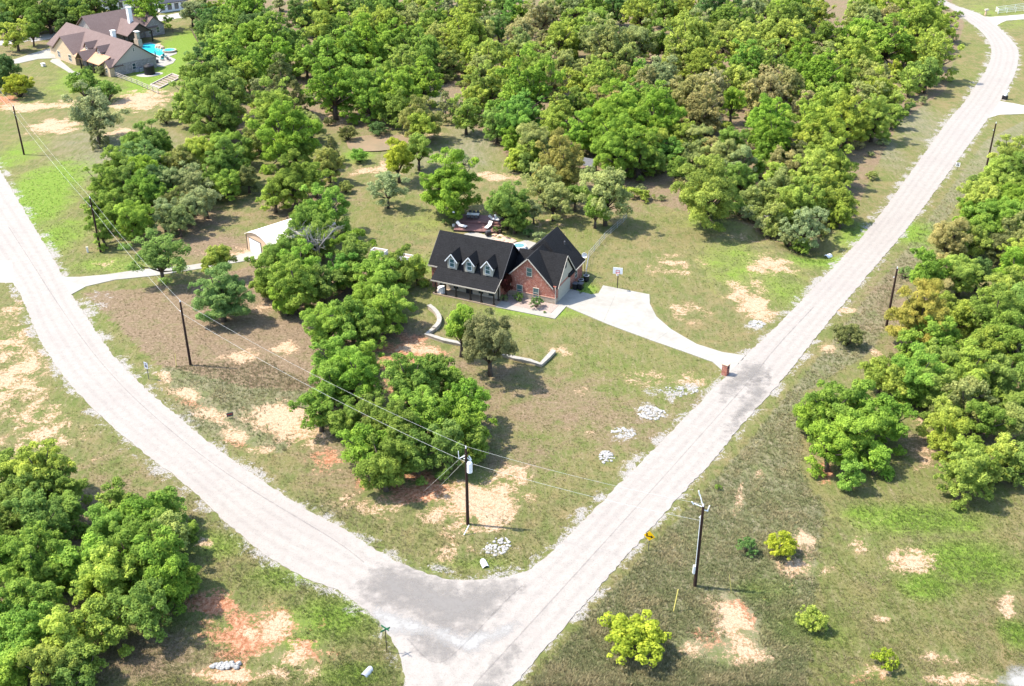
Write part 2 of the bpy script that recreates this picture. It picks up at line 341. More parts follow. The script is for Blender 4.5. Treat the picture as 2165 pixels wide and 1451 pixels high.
def soft_strip(name, line, w, z, mat):
    line = [Vector((p.x, p.y, z)) for p in line]; vs = []; e = []; fs = []
    for i, p in enumerate(line):
        d = line[min(i + 1, len(line) - 1)] - line[max(i - 1, 0)]; n = Vector((-d.y, d.x, 0)).normalized()
        for s, a in ((-1, 0), (-.35, .75), (.35, .75), (1, 0)): vs.append(tuple(p + n * s * w / 2)); e.append(float(a))
    for i in range(len(line) - 1):
        for j in range(3): fs.append((i * 4 + j, i * 4 + j + 1, i * 4 + j + 5, i * 4 + j + 4))
    me = bpy.data.meshes.new(name); me.from_pydata(vs, [], fs)
    at = me.attributes.new('edge', 'FLOAT', 'POINT'); at.data.foreach_set('value', e)
    me.materials.append(mat); o = bpy.data.objects.new(name, me); C.objects.link(o); o['kind'] = 'structure'; return o

left_in, left_out = smooth_line(wline(LEFT_IN)), smooth_line(wline(LEFT_OUT))
right_l, right_r = smooth_line(wline(RIGHT_L), 1), smooth_line(wline(RIGHT_R), 1)
sheet('road', left_in + [P(1085, 1300), P(1000, 1400), P(940, 1560)] + left_out[::-1], .022, M['road'], .13, .5, 1)
sheet('road', right_l + right_r[::-1], .034, M['road'], .13, .5, 2)
drive_w = wline(DRIVE)
sheet('driveway', drive_w, .05, M['concrete'], 0, 1.0, 3, .12)
sheet('driveway', wline(DRIVE2), .05, M['concrete'], 0, 1.0, 3, .12)
for q in (SIDE_A, SIDE_B, SIDE_C): sheet('driveway', wline(q), .028, M['road_white'], .1, .6, 4)
for q in (FARROAD2, FARROAD3): sheet('driveway', wline(q), .025, M['road_white'], .15, 1.0, 5)
# worn asphalt, white dust and seams at the junction
PW_ = lambda l: resample(wline(l), 1.2)
soft_patch('road_patch', PW_([(775, 1220), (812, 1192), (850, 1198), (915, 1222), (974, 1236), (1085, 1226), (1106, 1237), (1060, 1285), (1020, 1330), (980, 1345), (900, 1330), (860, 1300), (800, 1280), (755, 1250)]), .055, M['asphalt'], 4.0)
soft_patch('road_patch', PW_([(866, 1345), (905, 1336), (950, 1358), (972, 1378), (945, 1405), (905, 1392), (870, 1365)]), .056, M['asphalt'], 2.4)
soft_patch('road_patch', PW_([(1075, 1370), (1100, 1360), (1075, 1420), (1030, 1480), (990, 1500), (1010, 1440)]), .057, M['asphalt'], 2.8)
soft_patch('road_patch', PW_([(1575, 770), (1600, 768), (1625, 780), (1625, 800), (1580, 812), (1550, 830), (1520, 850), (1535, 810)]), .058, M['asphalt'], 3.2)
soft_patch('road_patch', PW_([(1600, 800), (1625, 795), (1620, 830), (1560, 900), (1530, 930), (1560, 860)]), .059, M['asphalt'], 3.2)
soft_patch('road_dust', PW_([(770, 1290), (800, 1285), (900, 1318), (985, 1345), (1090, 1315), (1110, 1320), (1000, 1385), (985, 1385), (900, 1340), (830, 1345)]), .062, M['whitedust'], 1.5)
soft_patch('gravel_patch', resample(wline([(2110, 1430), (2135, 1414), (2165, 1407), (2240, 1400), (2240, 1500), (2130, 1490), (2118, 1460)]), 1.2), .03, M['whitedust'], 1.6)
soft_strip('road_seam', smooth_line(wline([(18, 480), (60, 545), (120, 640), (190, 740), (260, 820), (330, 885), (420, 960), (520, 1030), (620, 1090), (720, 1150), (770, 1190)])), .22, .0485, M['seam'])
soft_strip('road_seam', smooth_line(wline([(1103, 1240), (1060, 1280), (1010, 1335), (960, 1385), (930, 1405), (900, 1395), (860, 1350)]), 1), .25, .066, M['seam'])
soft_strip('road_seam', smooth_line(wline([(1720, 650), (1640, 735), (1590, 800), (1500, 900), (1420, 990), (1330, 1090), (1230, 1200), (1130, 1310), (1000, 1451)]), 1), .24, .0485, M['seam'])
def lanes(a, b, fs, z):
    n = 90; ra = [a[int(i * (len(a) - 1) / n)] for i in range(n + 1)]; rb = [b[int(i * (len(b) - 1) / n)] for i in range(n + 1)]
    for f, w in fs: soft_strip('wheel_track', [p.lerp(q, f) for p, q in zip(ra, rb)], w, z, M['track']); z += .0006
lanes(resample(left_in, 1.0, False), resample(left_out, 1.0, False), ((.22, 1.0), (.40, .9), (.62, .9), (.80, 1.0)), .040)
lanes(resample(right_l, 1.0, False), resample(right_r, 1.0, False), ((.2, .9), (.38, 1.0), (.62, 1.0), (.82, .9)), .0435)
for a in ([(1375, 624), (1374, 643)], [(1300, 627), (1275, 683)], [(1420, 697), (1385, 722)], [(1473, 729), (1440, 742)]):
    soft_strip('driveway_joint', wline(a), .14, .053, M['seam'])

# ------------------------------------------------------------------ ground sheet
def vnoise(x, y, seed):
    r = np.random.default_rng(seed); T = r.random((256, 256))
    xi = np.floor(x).astype(int); yi = np.floor(y).astype(int); fx = x - xi; fy = y - yi
    fx = fx * fx * (3 - 2 * fx); fy = fy * fy * (3 - 2 * fy); xi &= 255; yi &= 255; x1 = (xi + 1) & 255; y1 = (yi + 1) & 255
    return (T[yi, xi] * (1 - fx) + T[yi, x1] * fx) * (1 - fy) + (T[y1, xi] * (1 - fx) + T[y1, x1] * fx) * fy
gx = np.concatenate([-np.geomspace(230, 3000, 14)[::-1], np.arange(-215, 215.1, .62), np.geomspace(230, 3000, 14)])
gy = np.concatenate([[-1500, -500, -100, 10], np.arange(55, 425, .62), np.geomspace(440, 4000, 14)])
GX, GY = np.meshgrid(gx, gy); fxx, fyy = GX.ravel(), GY.ravel()
ch = {k: np.zeros(fxx.size) for k in ('tan', 'red', 'lush', 'brown', 'grey', 'gravel')}
zz = fyy * _cp + CAM_H * _sp; vis = zz > 20
pxx = np.where(vis, PW / 2 + FPX * fxx / np.maximum(zz, 1), -9e4); pyy = np.where(vis, PH / 2 + FPX * (-fyy * _sp + CAM_H * _cp) / np.maximum(zz, 1), 9e4)
def blob(c, px, py, rx, ry, s=1.0, rot=0.0):
    """a patch of ground: outline measured in the photo, laid out on the ground"""
    p = P(px, py); m = mpp(p); wx = rx * m; wy = ry * m / max(.2, CAM_H / math.hypot(p.y, CAM_H))
    dx, dy = fxx - p.x, fyy - p.y; c_, s_ = math.cos(R(rot)), math.sin(R(rot))
    u = (dx * c_ + dy * s_) / wx; v = (-dx * s_ + dy * c_) / wy
    ch[c] = np.maximum(ch[c], s * np.clip(1.35 - np.sqrt(u * u + v * v) * .85, 0, 1))
def inpoly(poly):
    x, y = pxx, pyy; ins = np.zeros(x.size, bool); n = len(poly)
    for i in range(n):
        (x0, y0), (x1, y1) = poly[i], poly[(i + 1) % n]
        if y0 == y1: continue
        c = ((y0 > y) != (y1 > y)) & (x < (x1 - x0) * (y - y0) / (y1 - y0) + x0); ins ^= c
    return ins
def region(c, poly, s): ch[c] = np.maximum(ch[c], s * inpoly(poly))
def linedist(line, cap=6.0):
    d = np.full(fxx.size, cap * cap)
    for a, b in zip(line, line[1:]):
        x0, x1 = min(a.x, b.x) - cap, max(a.x, b.x) + cap; y0, y1 = min(a.y, b.y) - cap, max(a.y, b.y) + cap
        k = np.where((fxx > x0) & (fxx < x1) & (fyy > y0) & (fyy < y1))[0]
        if not k.size: continue
        e = b - a; L = max(e.x * e.x + e.y * e.y, 1e-9)
        t = np.clip(((fxx[k] - a.x) * e.x + (fyy[k] - a.y) * e.y) / L, 0, 1)
        d[k] = np.minimum(d[k], (fxx[k] - a.x - t * e.x) ** 2 + (fyy[k] - a.y - t * e.y) ** 2)
    return np.sqrt(d)
FOREST = [(430, -20), (2000, -20), (2040, 50), (2000, 190), (1900, 260), (1830, 400), (1800, 480), (1690, 520), (1560, 470), (1420, 440), (1240, 400), (1100, 360), (1020, 280), (940, 240), (930, 170), (700, 265), (500, 260), (390, 200), (410, 120), (410, 30)]
VERGE = [(1560, 960), (1760, 720), (1950, 480), (2080, 300), (2165, 255), (2165, 330), (2030, 420), (1900, 620), (1850, 740), (1700, 830), (1690, 1000), (1740, 1080), (1700, 1460), (1110, 1460), (1290, 1250)]
region('brown', FOREST, .62)
region('grey', VERGE, .62)
region('brown', [(175, 620), (400, 600), (540, 560), (780, 560), (780, 720), (680, 830), (520, 820), (330, 770)], .72)
region('grey', [(330, 780), (560, 760), (680, 830), (600, 960), (470, 930), (400, 870)], .62)
for a in [(300, 212, 60, 20), (118, 268, 52, 15), (60, 226, 70, 9), (160, 218, 45, 9), (255, 280, 25, 8), (520, 752, 30, 13), (605, 738, 25, 15), (470, 758, 40, 10, .6), (590, 882, 72, 32), (650, 915, 50, 28, .8), (620, 905, 70, 30),
          (345, 795, 40, 9, .75, -30), (400, 832, 45, 12, .85, -30), (450, 880, 45, 13, .85, -30), (500, 920, 45, 14, .8, -30), (550, 950, 45, 12, .6), (35, 800, 60, 70, .8), (15, 735, 45, 45, .75), (90, 925, 70, 35, .65), (35, 650, 25, 25, .7), (70, 880, 70, 40, .6), (130, 970, 60, 15, .5),
          (1010, 1060, 88, 48), (1085, 1005, 35, 22, .8), (955, 1085, 70, 25, .8), (1000, 1110, 60, 22, .8), (880, 738, 45, 16, .9), (800, 1080, 60, 20, .5), (760, 1060, 60, 18, .5), (960, 1170, 40, 18, .6),
          (1590, 640, 36, 38, .95, 15), (1630, 560, 42, 22, .85), (1600, 600, 25, 20, .5), (1440, 660, 60, 20, .45), (1370, 800, 40, 15, .55), (1460, 810, 60, 20, .6), (1180, 745, 25, 10, .7),
          (1690, 1203, 52, 20), (1697, 1145, 22, 20), (1925, 1185, 58, 22, 1, 25), (1820, 1150, 28, 14, .75), (1550, 1320, 35, 60, .95, 15), (1560, 1390, 70, 26, .9), (1455, 1372, 34, 22, .7), (2130, 1280, 16, 34, 1, -20), (1872, 1308, 20, 7, .9), (1990, 1390, 40, 12, .8), (1560, 1060, 9, 36, .7, -20), (1605, 1000, 16, 14, .7), (2040, 1440, 110, 14, .95), (1850, 1420, 30, 12, .6),
          (560, 1330, 60, 30, .8), (600, 1395, 60, 30, .8), (480, 1430, 80, 14, .8), (640, 1425, 50, 20, .7), (430, 1150, 20, 12, .8), (720, 250, 60, 12, .9), (830, 345, 30, 10, .8), (790, 360, 60, 10, .7), (1050, 373, 45, 9, .9), (1380, 135, 40, 8, .9), (560, 245, 40, 16, .6), (640, 350, 30, 8, .8), (1185, 345, 20, 10, .4),
          (240, 560, 40, 10, .3), (480, 535, 60, 12, .7), (470, 600, 50, 15, .5), (1850, 745, 20, 8, .5), (1610, 500, 90, 8, .5), (1280, 370, 30, 20, .5), (1590, 455, 25, 20, .7), (1150, 470, 60, 10, .5), (580, 650, 60, 14, .5), (1960, 880, 40, 20, .6), (2030, 800, 20, 15, .4), (2080, 720, 30, 12, .6), (1960, 960, 50, 30, .5), (1230, 830, 30, 10, .4), (1230, 910, 30, 12, .35), (1750, 735, 18, 9, .95), (1788, 657, 22, 6, .9), (880, 280, 45, 20, .5), (1360, 975, 60, 15, .35), (1420, 560, 60, 24, .42)]: blob('tan', *a)
for a in [(860, 742, 70, 28), (890, 1035, 90, 28, .95), (830, 1020, 60, 25, .7), (450, 1280, 50, 30), (530, 1340, 80, 45, 1), (480, 1430, 70, 20, .8), (650, 1380, 50, 25, .7), (620, 1330, 60, 20, .6), (1565, 1300, 22, 40, .8, 15), (1530, 1370, 70, 25, .6), (1745, 1003, 16, 20, .9), (5, 218, 28, 22, .9), (400, 850, 60, 8, .6, -30), (500, 935, 60, 8, .6, -30), (730, 1180, 60, 20, .4), (1640, 1250, 40, 12, .4), (820, 800, 40, 30, .6), (1820, 1430, 60, 14, .5), (700, 975, 40, 22, .7), (1490, 1340, 40, 20, .4)]: blob('red', *a)
for a in [(60, 440, 75, 75, .95), (100, 390, 70, 50, .9), (120, 500, 60, 40, .7), (30, 330, 50, 40, .6), (340, 150, 50, 60, .95), (375, 100, 45, 40, .95), (310, 185, 45, 20, .95), (170, 165, 60, 35, .6), (230, 190, 60, 15, .5), (1950, 1100, 130, 32, .8), (2050, 1190, 110, 50, .85), (2145, 1340, 30, 30, .9), (1960, 1240, 60, 28, .8), (1840, 1085, 60, 20, .7), (1740, 548, 70, 20, .95), (1582, 430, 16, 18, 1), (1232, 612, 30, 18, .8), (700, 1310, 110, 50, .7), (600, 1220, 90, 30, .55), (640, 1360, 50, 20, .7), (450, 1150, 80, 30, .55), (1920, 490, 60, 28, .8), (1830, 500, 70, 30, .7), (1560, 560, 90, 60, .5), (1650, 600, 60, 60, .5), (1130, 660, 120, 14, .6), (880, 560, 80, 20, .5), (900, 470, 60, 30, .35), (750, 1430, 100, 30, .6), (250, 560, 60, 20, .5), (720, 1160, 60, 10, .5), (200, 560, 60, 15, .5), (1000, 1190, 70, 16, .45), (1620, 1250, 60, 25, .5), (1700, 1330, 90, 40, .45), (760, 325, 30, 16, .9), (1500, 470, 80, 25, .4), (870, 1210, 60, 8, .6), (190, 1230, 60, 40, .4), (2110, 30, 80, 30, .4)]: blob('lush', *a)
for a in [(450, 520, 140, 32, .75), (400, 470, 90, 40, .7), (330, 640, 80, 30, .6), (860, 720, 70, 40, .7), (300, 1390, 170, 50, .75), (1000, 850, 80, 60, .62), (930, 780, 80, 30, .6), (760, 950, 120, 90, .6), (2000, 720, 150, 200, .6), (2100, 900, 120, 120, .62), (100, 1200, 200, 240, .6), (30, 60, 160, 60, .6), (640, 430, 100, 50, .62), (250, 470, 60, 40, .5), (720, 640, 90, 40, .65), (1270, 440, 100, 30, .5), (1050, 790, 60, 20, .5), (1180, 860, 150, 70, .56), (1330, 900, 140, 60, .5), (1100, 960, 110, 50, .5), (1480, 850, 60, 30, .5), (440, 1020, 80, 60, .4), (560, 1100, 80, 40, .3), (1960, 950, 60, 40, .62), (770, 260, 110, 22, .65), (480, 300, 80, 60, .6)]: blob('brown', *a)
for a in [(250, 330, 120, 50, .75), (200, 300, 100, 30, .6), (1890, 220, 60, 90, .8), (1850, 300, 40, 60, .7), (940, 200, 60, 30, .8), (1770, 50, 60, 30, .8), (880, 330, 60, 40, .55), (980, 330, 60, 40, .7), (450, 880, 120, 60, .6), (1010, 290, 60, 40, .7), (640, 1090, 90, 40, .4), (700, 1150, 80, 20, .4)]: blob('grey', *a)
# gravel spilled along the road edges
for line, w, s in ((left_in, 1.5, .40), (left_out, 1.5, .38), (right_l, 1.6, .40), (right_r, 1.1, .34)):
    d = linedist(line); ch['gravel'] = np.maximum(ch['gravel'], s * np.clip(1.5 - d / w * 1.2, 0, 1))
for a in [(1440, 825, 60, 18, .5, 20), (1375, 870, 35, 18, .4), (1320, 915, 35, 16, .35), (1595, 690, 30, 10, .45), (1345, 985, 25, 25, .4), (1050, 1160, 35, 18, .3), (310, 790, 30, 14, .4), (180, 660, 30, 40, .5)]: blob('gravel', *a)
# relief: faint undulation, the pond hollow, the drain by the right road
GZ = (vnoise(fxx * .35, fyy * .35, 5) - .5) * .07 + (vnoise(fxx * .9, fyy * .9, 6) - .5) * .05 + (vnoise(fxx * .05, fyy * .05, 8) - .5) * .05 - .02
dl = np.minimum.reduce([linedist(left_in, 9), linedist(left_out, 9), linedist(right_l, 9), linedist(right_r, 9)])
GZ *= np.clip(dl / 4, .15, 1)
def hollow(px, py, rx, ry, depth, rot=0):
    global GZ
    p = P(px, py); c_, s_ = math.cos(R(rot)), math.sin(R(rot)); dx, dy = fxx - p.x, fyy - p.y
    u = (dx * c_ + dy * s_) / rx; v = (-dx * s_ + dy * c_) / ry; r = np.sqrt(u * u + v * v)
    GZ = GZ - depth * np.clip(1.5 - r * 1.2, 0, 1) ** 1.0 * (r < 1.25)
hollow(800, 301, 8.6, 6.4, .8)
hollow(1735, 528, 5.0, 4.2, 1.4, 40)
hollow(1690, 510, 4.5, 3.5, 1.1, 40)
hollow(1640, 490, 9, 2.6, .9, 25)
# keep ground under the paved sheets
for poly in (DRIVE, DRIVE2): GZ = np.where(inpoly(poly), -.06, GZ)
LR = LEFT_IN + LEFT_OUT[::-1]; RR = RIGHT_L + RIGHT_R[::-1]
inroad = inpoly(LR) | inpoly(RR); GZ = np.where(inroad, -.05, GZ)
inpaved = inroad | inpoly(DRIVE) | inpoly(DRIVE2)
nx, ny = gx.size, gy.size
me = bpy.data.meshes.new('ground')
ii = (np.arange(ny - 1)[:, None] * nx + np.arange(nx - 1)[None, :]).ravel()
quads = np.stack([ii, ii + 1, ii + nx + 1, ii + nx], 1).astype(np.int32)
fill_mesh(me, np.stack([fxx, fyy, GZ], 1), quads, True)
for nm, ks in (('soilA', ('tan', 'red', 'lush')), ('soilB', ('brown', 'grey', 'gravel'))):
    at = me.attributes.new(nm, 'FLOAT_COLOR', 'POINT')
    at.data.foreach_set('color', np.stack([ch[q] for q in ks] + [np.ones(fxx.size)], 1).astype(np.float32).ravel())
me.materials.append(M['ground']); og = bpy.data.objects.new('ground', me); C.objects.link(og); og['kind'] = 'structure'
def ground_z(x, y):
    i = min(max(int(np.searchsorted(gx, x)) - 1, 0), nx - 2); j = min(max(int(np.searchsorted(gy, y)) - 1, 0), ny - 2)
    return float(GZ[j * nx + i])
pw = P(800, 301, -.28); pond = [Vector((pw.x + 7.6 * math.cos(a) * (1 + .12 * math.sin(3 * a + 1)), pw.y + 5.6 * math.sin(a) * (1 + .1 * math.sin(2 * a)), -.3)) for a in np.linspace(0, 2 * math.pi, 40)[:-1]]
sheet('pond_water', pond, -.3, M['mud'], 0, 1.0, 1, .05)

# ------------------------------------------------------------------ grass tufts (nobody could count them)
def grass():
    rg = np.random.default_rng(11); N = 330000
    # denser towards the camera, inside the view
    py = 1460 - 1150 * rg.random(N) ** 1.25; px = rg.uniform(-20, 2185, N)
    u = (px - PW / 2) / FPX; v = (py - PH / 2) / FPX; t = -CAM_H / (-_sp - v * _cp); x = u * t; y = (_cp - v * _sp) * t
    i = np.clip(np.searchsorted(gx, x) - 1, 0, nx - 2); j = np.clip(np.searchsorted(gy, y) - 1, 0, ny - 2); q = j * nx + i
    hard = np.clip(ch['tan'][q] + ch['red'][q] + ch['gravel'][q] * .8, 0, 1); keep = ~inpaved[q] & ~inpaved[np.clip(q + 1, 0, fxx.size - 1)] & ~inpaved[np.clip(q + nx, 0, fxx.size - 1)] & ~inpaved[np.clip(q + nx + 1, 0, fxx.size - 1)] & (rg.random(N) > hard * 1.15) & (rg.random(N) < .38 + ch['grey'][q] * .9 + ch['lush'][q] * .4 + .25 * (pyy[q] > 1050)) & (rg.random(N) < np.clip((py - 310) / 160, 0, 1))
    # not inside the houses and yards
    keep &= ~((np.abs((x - 6.63) * .909 + (y - 147.4) * -.416 + 10) < 12.2) & (np.abs((x - 6.63) * .416 + (y - 147.4) * .909 - 3.2) < 9.2))
    keep &= ~((x > -11.5) & (x < 5) & (y > 160) & (y < 182.5))
    keep &= ~((x > -46) & (x < -32) & (y > 161) & (y < 179))
    x, y, q, py = x[keep], y[keep], q[keep], py[keep]; n = x.size
    gr, lu, br = ch['grey'][q], ch['lush'][q], ch['brown'][q]; tall = .10 + .15 * gr + .06 * lu
    patch = vnoise(x * .5, y * .5, 3) * .6 + vnoise(x * 1.7, y * 1.7, 4) * .4
    hgt = tall * (.5 + 1.1 * patch) * rg.uniform(.7, 1.3, n); wid = .10 + .10 * rg.random(n) + .06 * gr
    green = np.array([.125, .150, .042]); straw = np.array([.28, .235, .13]); lush = np.array([.13, .215, .035]); dull = np.array([.235, .235, .145]); tanc = np.array([.215, .165, .10])
    a = np.clip((patch - .3) * 1.6 + rg.normal(0, .22, n), 0, 1)[:, None]
    base = green * (1 - a) + straw * a
    base = base * (1 - gr[:, None] * .6) + (dull * (1 - a) + straw * 1.5 * a) * gr[:, None] * .6
    base = base * (1 - br[:, None] * .75) + tanc * br[:, None] * .75
    base = base * (1 - lu[:, None] * .8) + lush * lu[:, None] * .8
    base *= rg.uniform(.72, 1.25, n)[:, None]
    V = []; Fc = []; K = 4
    ang0 = rg.uniform(0, 2 * np.pi, n); z0 = GZ[q] - .03
    for b in range(K):
        an = ang0 + b * 2 * np.pi / K + rg.normal(0, .4, n); dx, dy = np.cos(an), np.sin(an); w = wid * .55
        ox, oy = dx * wid * .3, dy * wid * .3
        V.append(np.stack([x + ox - dy * w * .5, y + oy + dx * w * .5, z0], 1)); V.append(np.stack([x + ox + dy * w * .5, y + oy - dx * w * .5, z0], 1))
        lean = hgt * rg.uniform(.3, 1.1, n); V.append(np.stack([x + ox + dx * lean, y + oy + dy * lean, z0 + .03 + hgt * rg.uniform(.7, 1.1, n)], 1))
    V = np.stack(V, 1).reshape(-1, 3); F = np.arange(n * K * 3, dtype=np.int32).reshape(-1, 3)
    me = bpy.data.meshes.new('grass'); fill_mesh(me, V, F)
    at = me.attributes.new('col', 'FLOAT_COLOR', 'FACE')
    at.data.foreach_set('color', np.repeat(np.concatenate([base, np.ones((n, 1))], 1), K, 0).astype(np.float32).ravel())
    me.materials.append(M['blade']); o = bpy.data.objects.new('grass', me); C.objects.link(o)
    tag(o, 'olive and straw coloured grass tufts over the open ground', 'grass', kind='stuff')
grass()

# ------------------------------------------------------------------ buildings
def roof_v(mb, axis, f1, pk, f2, a0, a1, th=.2):
    """inverted-V roof slab: feet f1,f2 and peak pk are (across, z); runs a0..a1 along the axis"""
    prof = [f1, pk, f2, (f2[0], f2[1] - th), (pk[0], pk[1] - th), (f1[0], f1[1] - th)]
    if axis == 'x': return mb.prism([(a0, c, z) for c, z in prof], (a1 - a0, 0, 0))
    return mb.prism([(c, a0, z) for c, z in prof], (0, a1 - a0, 0))
def window(par, face, c, w, h, at, frame='trim', pane='glass', bar=True, name='window'):
    """face: 'front' (-y), 'right' (+x), 'left' (-x), 'back'; c = (along, z of centre); at = wall coordinate"""
    def tf(a, o, z):
        return {'front': (a, at - o, z), 'back': (a, at + o, z), 'right': (at + o, a, z), 'left': (at - o, a, z)}[face]
    def bx(mb, a0, a1, o0, o1, z0, z1):
        p, q = tf(a0, o0, z0), tf(a1, o1, z1); mb.box(min(p[0], q[0]), max(p[0], q[0]), min(p[1], q[1]), max(p[1], q[1]), z0, z1)
    a0, a1, z0, z1 = c[0] - w / 2, c[0] + w / 2, c[1] - h / 2, c[1] + h / 2; t = .07
    f = MB(); bx(f, a0 - t, a1 + t, -.05, .06, z0 - t, z0); bx(f, a0 - t, a1 + t, -.05, .06, z1, z1 + t); bx(f, a0 - t, a0, -.05, .06, z0, z1); bx(f, a1, a1 + t, -.05, .06, z0, z1)
    if bar: bx(f, a0, a1, -.05, .05, c[1] - .03, c[1] + .03)
    fo = f.build(name, M[frame], par)
    p = MB(); bx(p, a0 + .002, a1 - .002, -.05, .02, z0 + .002, z1 - .002); p.build('pane', M[pane], fo)
    return fo

def brick_house():
    r = empty('brick_house', (6.63, 147.4, 0), R(-24.6), 'red brick house with black shingle roof, three cream dormers and a front porch', 'house')
    b = MB(); b.prism([(-20.0, v, z) for v, z in ((-2.3, -.1), (5.6, -.1), (5.6, 3.75), (1.65, 7.7), (-2.3, 3.75))], (11.8, 0, 0)); b.build('main_wall', M['brick'], r)
    g = MB(); g.prism([(u, 0, z) for u, z in ((-8.15, -.1), (0, -.1), (0, 2.93), (-.55, 2.93), (-4.55, 6.72), (-8.15, 3.1))], (0, 5.4, 0))
    g.box(-9.2, 0, 5.41, 10.9, -.1, 2.6); g.prism([(u, 10.905, z) for u, z in ((-9.2, -.1), (0, -.1), (0, 2.9), (-4.6, 7.42), (-9.2, 2.9))], (0, .1, 0)); g.build('garage_wall', M['brick'], r)
    st = MB(); st.box(-8.1, .05, -.06, -.003, -.1, .92); st.box(.003, .05, -.003, .72, -.1, .92); st.build('stone_base', M['stone'], r)
    st = MB(); st.box(-8.1, .08, -.1, -.003, .925, 1.03); st.build('stone_ledge', simple('pink_ledge', (.46, .27, .2), .9, .15), r)
    ck = MB(); ck.prism([(-8.17, v, z) for v, z in ((-2.2, 3.2), (5.5, 3.2), (5.5, 3.85), (1.65, 7.68), (-2.2, 3.85))], (-.1, 0, 0)); ck.build('gable_shade_panel', M['shingle'], r)  # added dark panel on the gable wall, standing in for a shadowed roof slope
    cg = MB(); cg.prism([(.03, v, z) for v, z in ((.35, 2.72), (6.95, 2.72), (3.65, 6.5))], (-3.5, 0, 0)); cg.build('cream_gable', M['cream'], r)
    v_ = MB(); v_.prism([(.1, v, z) for v, z in ((3.3, 4.6), (4.0, 4.6), (4.0, 5.3), (3.65, 5.65), (3.3, 5.3))], (-.1, 0, 0)); v_.build('gable_vent', M['dgrey'], r)
    rf = MB(); roof_v(rf, 'x', (-2.55, 3.8), (1.65, 7.98), (5.85, 3.8), -20.45, -7.8, .22); rf.build('main_roof', M['shingle'], r)
    pr = MB(); pr.prism([(-18.8, v, z) for v, z in ((-2.2, 3.98), (-2.2, 3.8), (-4.85, 2.38), (-4.85, 2.55))], (10.95, 0, 0)); pr.build('porch_roof', M['shingle'], r)
    tr = MB(); tr.box(-18.82, -7.83, -4.9, -4.853, 2.34, 2.54); tr.build('gutter', M['trim'], r); tr = MB(); tr.box(-20.47, -18.82, -2.62, -2.56, 3.56, 3.78); tr.build('gutter', M['trim'], r)
    w = MB(); w.box(-19.0, -8.2, -2.36, -2.302, .17, 3.4); w.build('porch_wall', simple('tan_stucco', (.50, .42, .33), .9, .08), r)
    pf = MB(); pf.box(-18.7, -7.95, -4.65, -2.37, -.1, .17); pf.build('porch_floor', simple('porch_slab', (.30, .23, .16), .85, .1), r)
    for u, v in ((-18.25, -4.4), (-16.5, -4.4), (-14.7, -4.4), (-12.25, -4.4), (-10.4, -4.4), (-8.3, -4.4), (-8.3, -2.75)):
        m = MB(); m.box(u - .09, u + .09, v - .09, v + .09, .17, 2.6 if v < -3 else 3.4); m.box(u - .14, u + .14, v - .14, v + .14, .17, .4); m.build('porch_post', M['post'], r)
    for u in (-18.15, -15.75, -11.45, -9.75): window(r, 'front', (u, 1.35), .62, 1.5, -2.36, 'post', 'glass')
    d = MB(); d.box(-14.0, -12.9, -2.44, -2.363, .17, 2.35); d.build('front_door', M['door'], r)
    gr = MB(); roof_v(gr, 'y', (-8.75, 2.78), (-4.55, 6.95), (-.3, 2.75), -.35, 5.6, .2); gr.build('front_gable_roof', M['shingle'], r)
    # rear block with a short front hip
    br = MB(); th = .2
    A, Bp, Cc = (.35, 4.75, 2.75), (.35, 11.4, 2.75), (-9.55, 11.4, 2.75); D = (-9.55, 4.75, 2.75); E1, E2 = (-4.6, 6.1, 7.66), (-4.6, 11.4, 7.66)
    lo_ = lambda p: (p[0], p[1], p[2] - th)
    top = [A, Bp, Cc, D, E1, E2]; br.add(top + [lo_(p) for p in top], [(0, 1, 5, 4), (2, 3, 4, 5), (3, 0, 4), (6, 10, 11, 7), (8, 11, 10, 9), (9, 10, 6), (0, 6, 7, 1), (1, 7, 11, 5), (5, 11, 8, 2), (2, 8, 9, 3), (3, 9, 6, 0)])
    br.build('rear_roof', M['shingle'], r)
    xr = MB(); roof_v(xr, 'x', (.05, 2.74), (3.65, 6.78), (7.25, 2.74), -4.5, .32, .2); xr.build('side_gable_roof', M['shingle'], r)
    cr = MB(); roof_v(cr, 'x', (1.5, 2.7), (4.75, 5.95), (8.0, 2.7), -8.1, -4.9, .2); cr.build('link_roof', M['shingle'], r)
    # pale rake boards
    for p, q, w_, h in (((-8.72, -.38, 2.66), (-4.6, -.38, 6.8), .05, .2), ((-.33, -.38, 2.63), (-4.5, -.38, 6.8), .05, .2), ((.35, .02, 2.62), (.35, 3.6, 6.62), .05, .18), ((.35, 7.28, 2.62), (.35, 3.7, 6.62), .05, .18), ((-7.78, -2.55, 3.67), (-7.78, 1.65, 7.86), .05, .2), ((-20.47, -2.55, 3.67), (-20.47, 1.65, 7.86), .05, .2), ((-7.83, -2.6, 3.7), (-7.83, -4.85, 2.46), .05, .16)):
        t = MB(); t.bar(p, q, w_, h * .75); t.build('rake_trim', M['dgrey' if p[1] == -2.55 else 'trim'], r)
    t = MB(); t.bar((-.05, -.05, 0), (-.05, -.05, 2.8), .1); t.build('downspout', M['trim'], r)
    t = MB(); t.bar((.38, 7.3, 2.66), (.38, 11.4, 2.66), .06, .18); t.build('gutter', M['trim'], r)
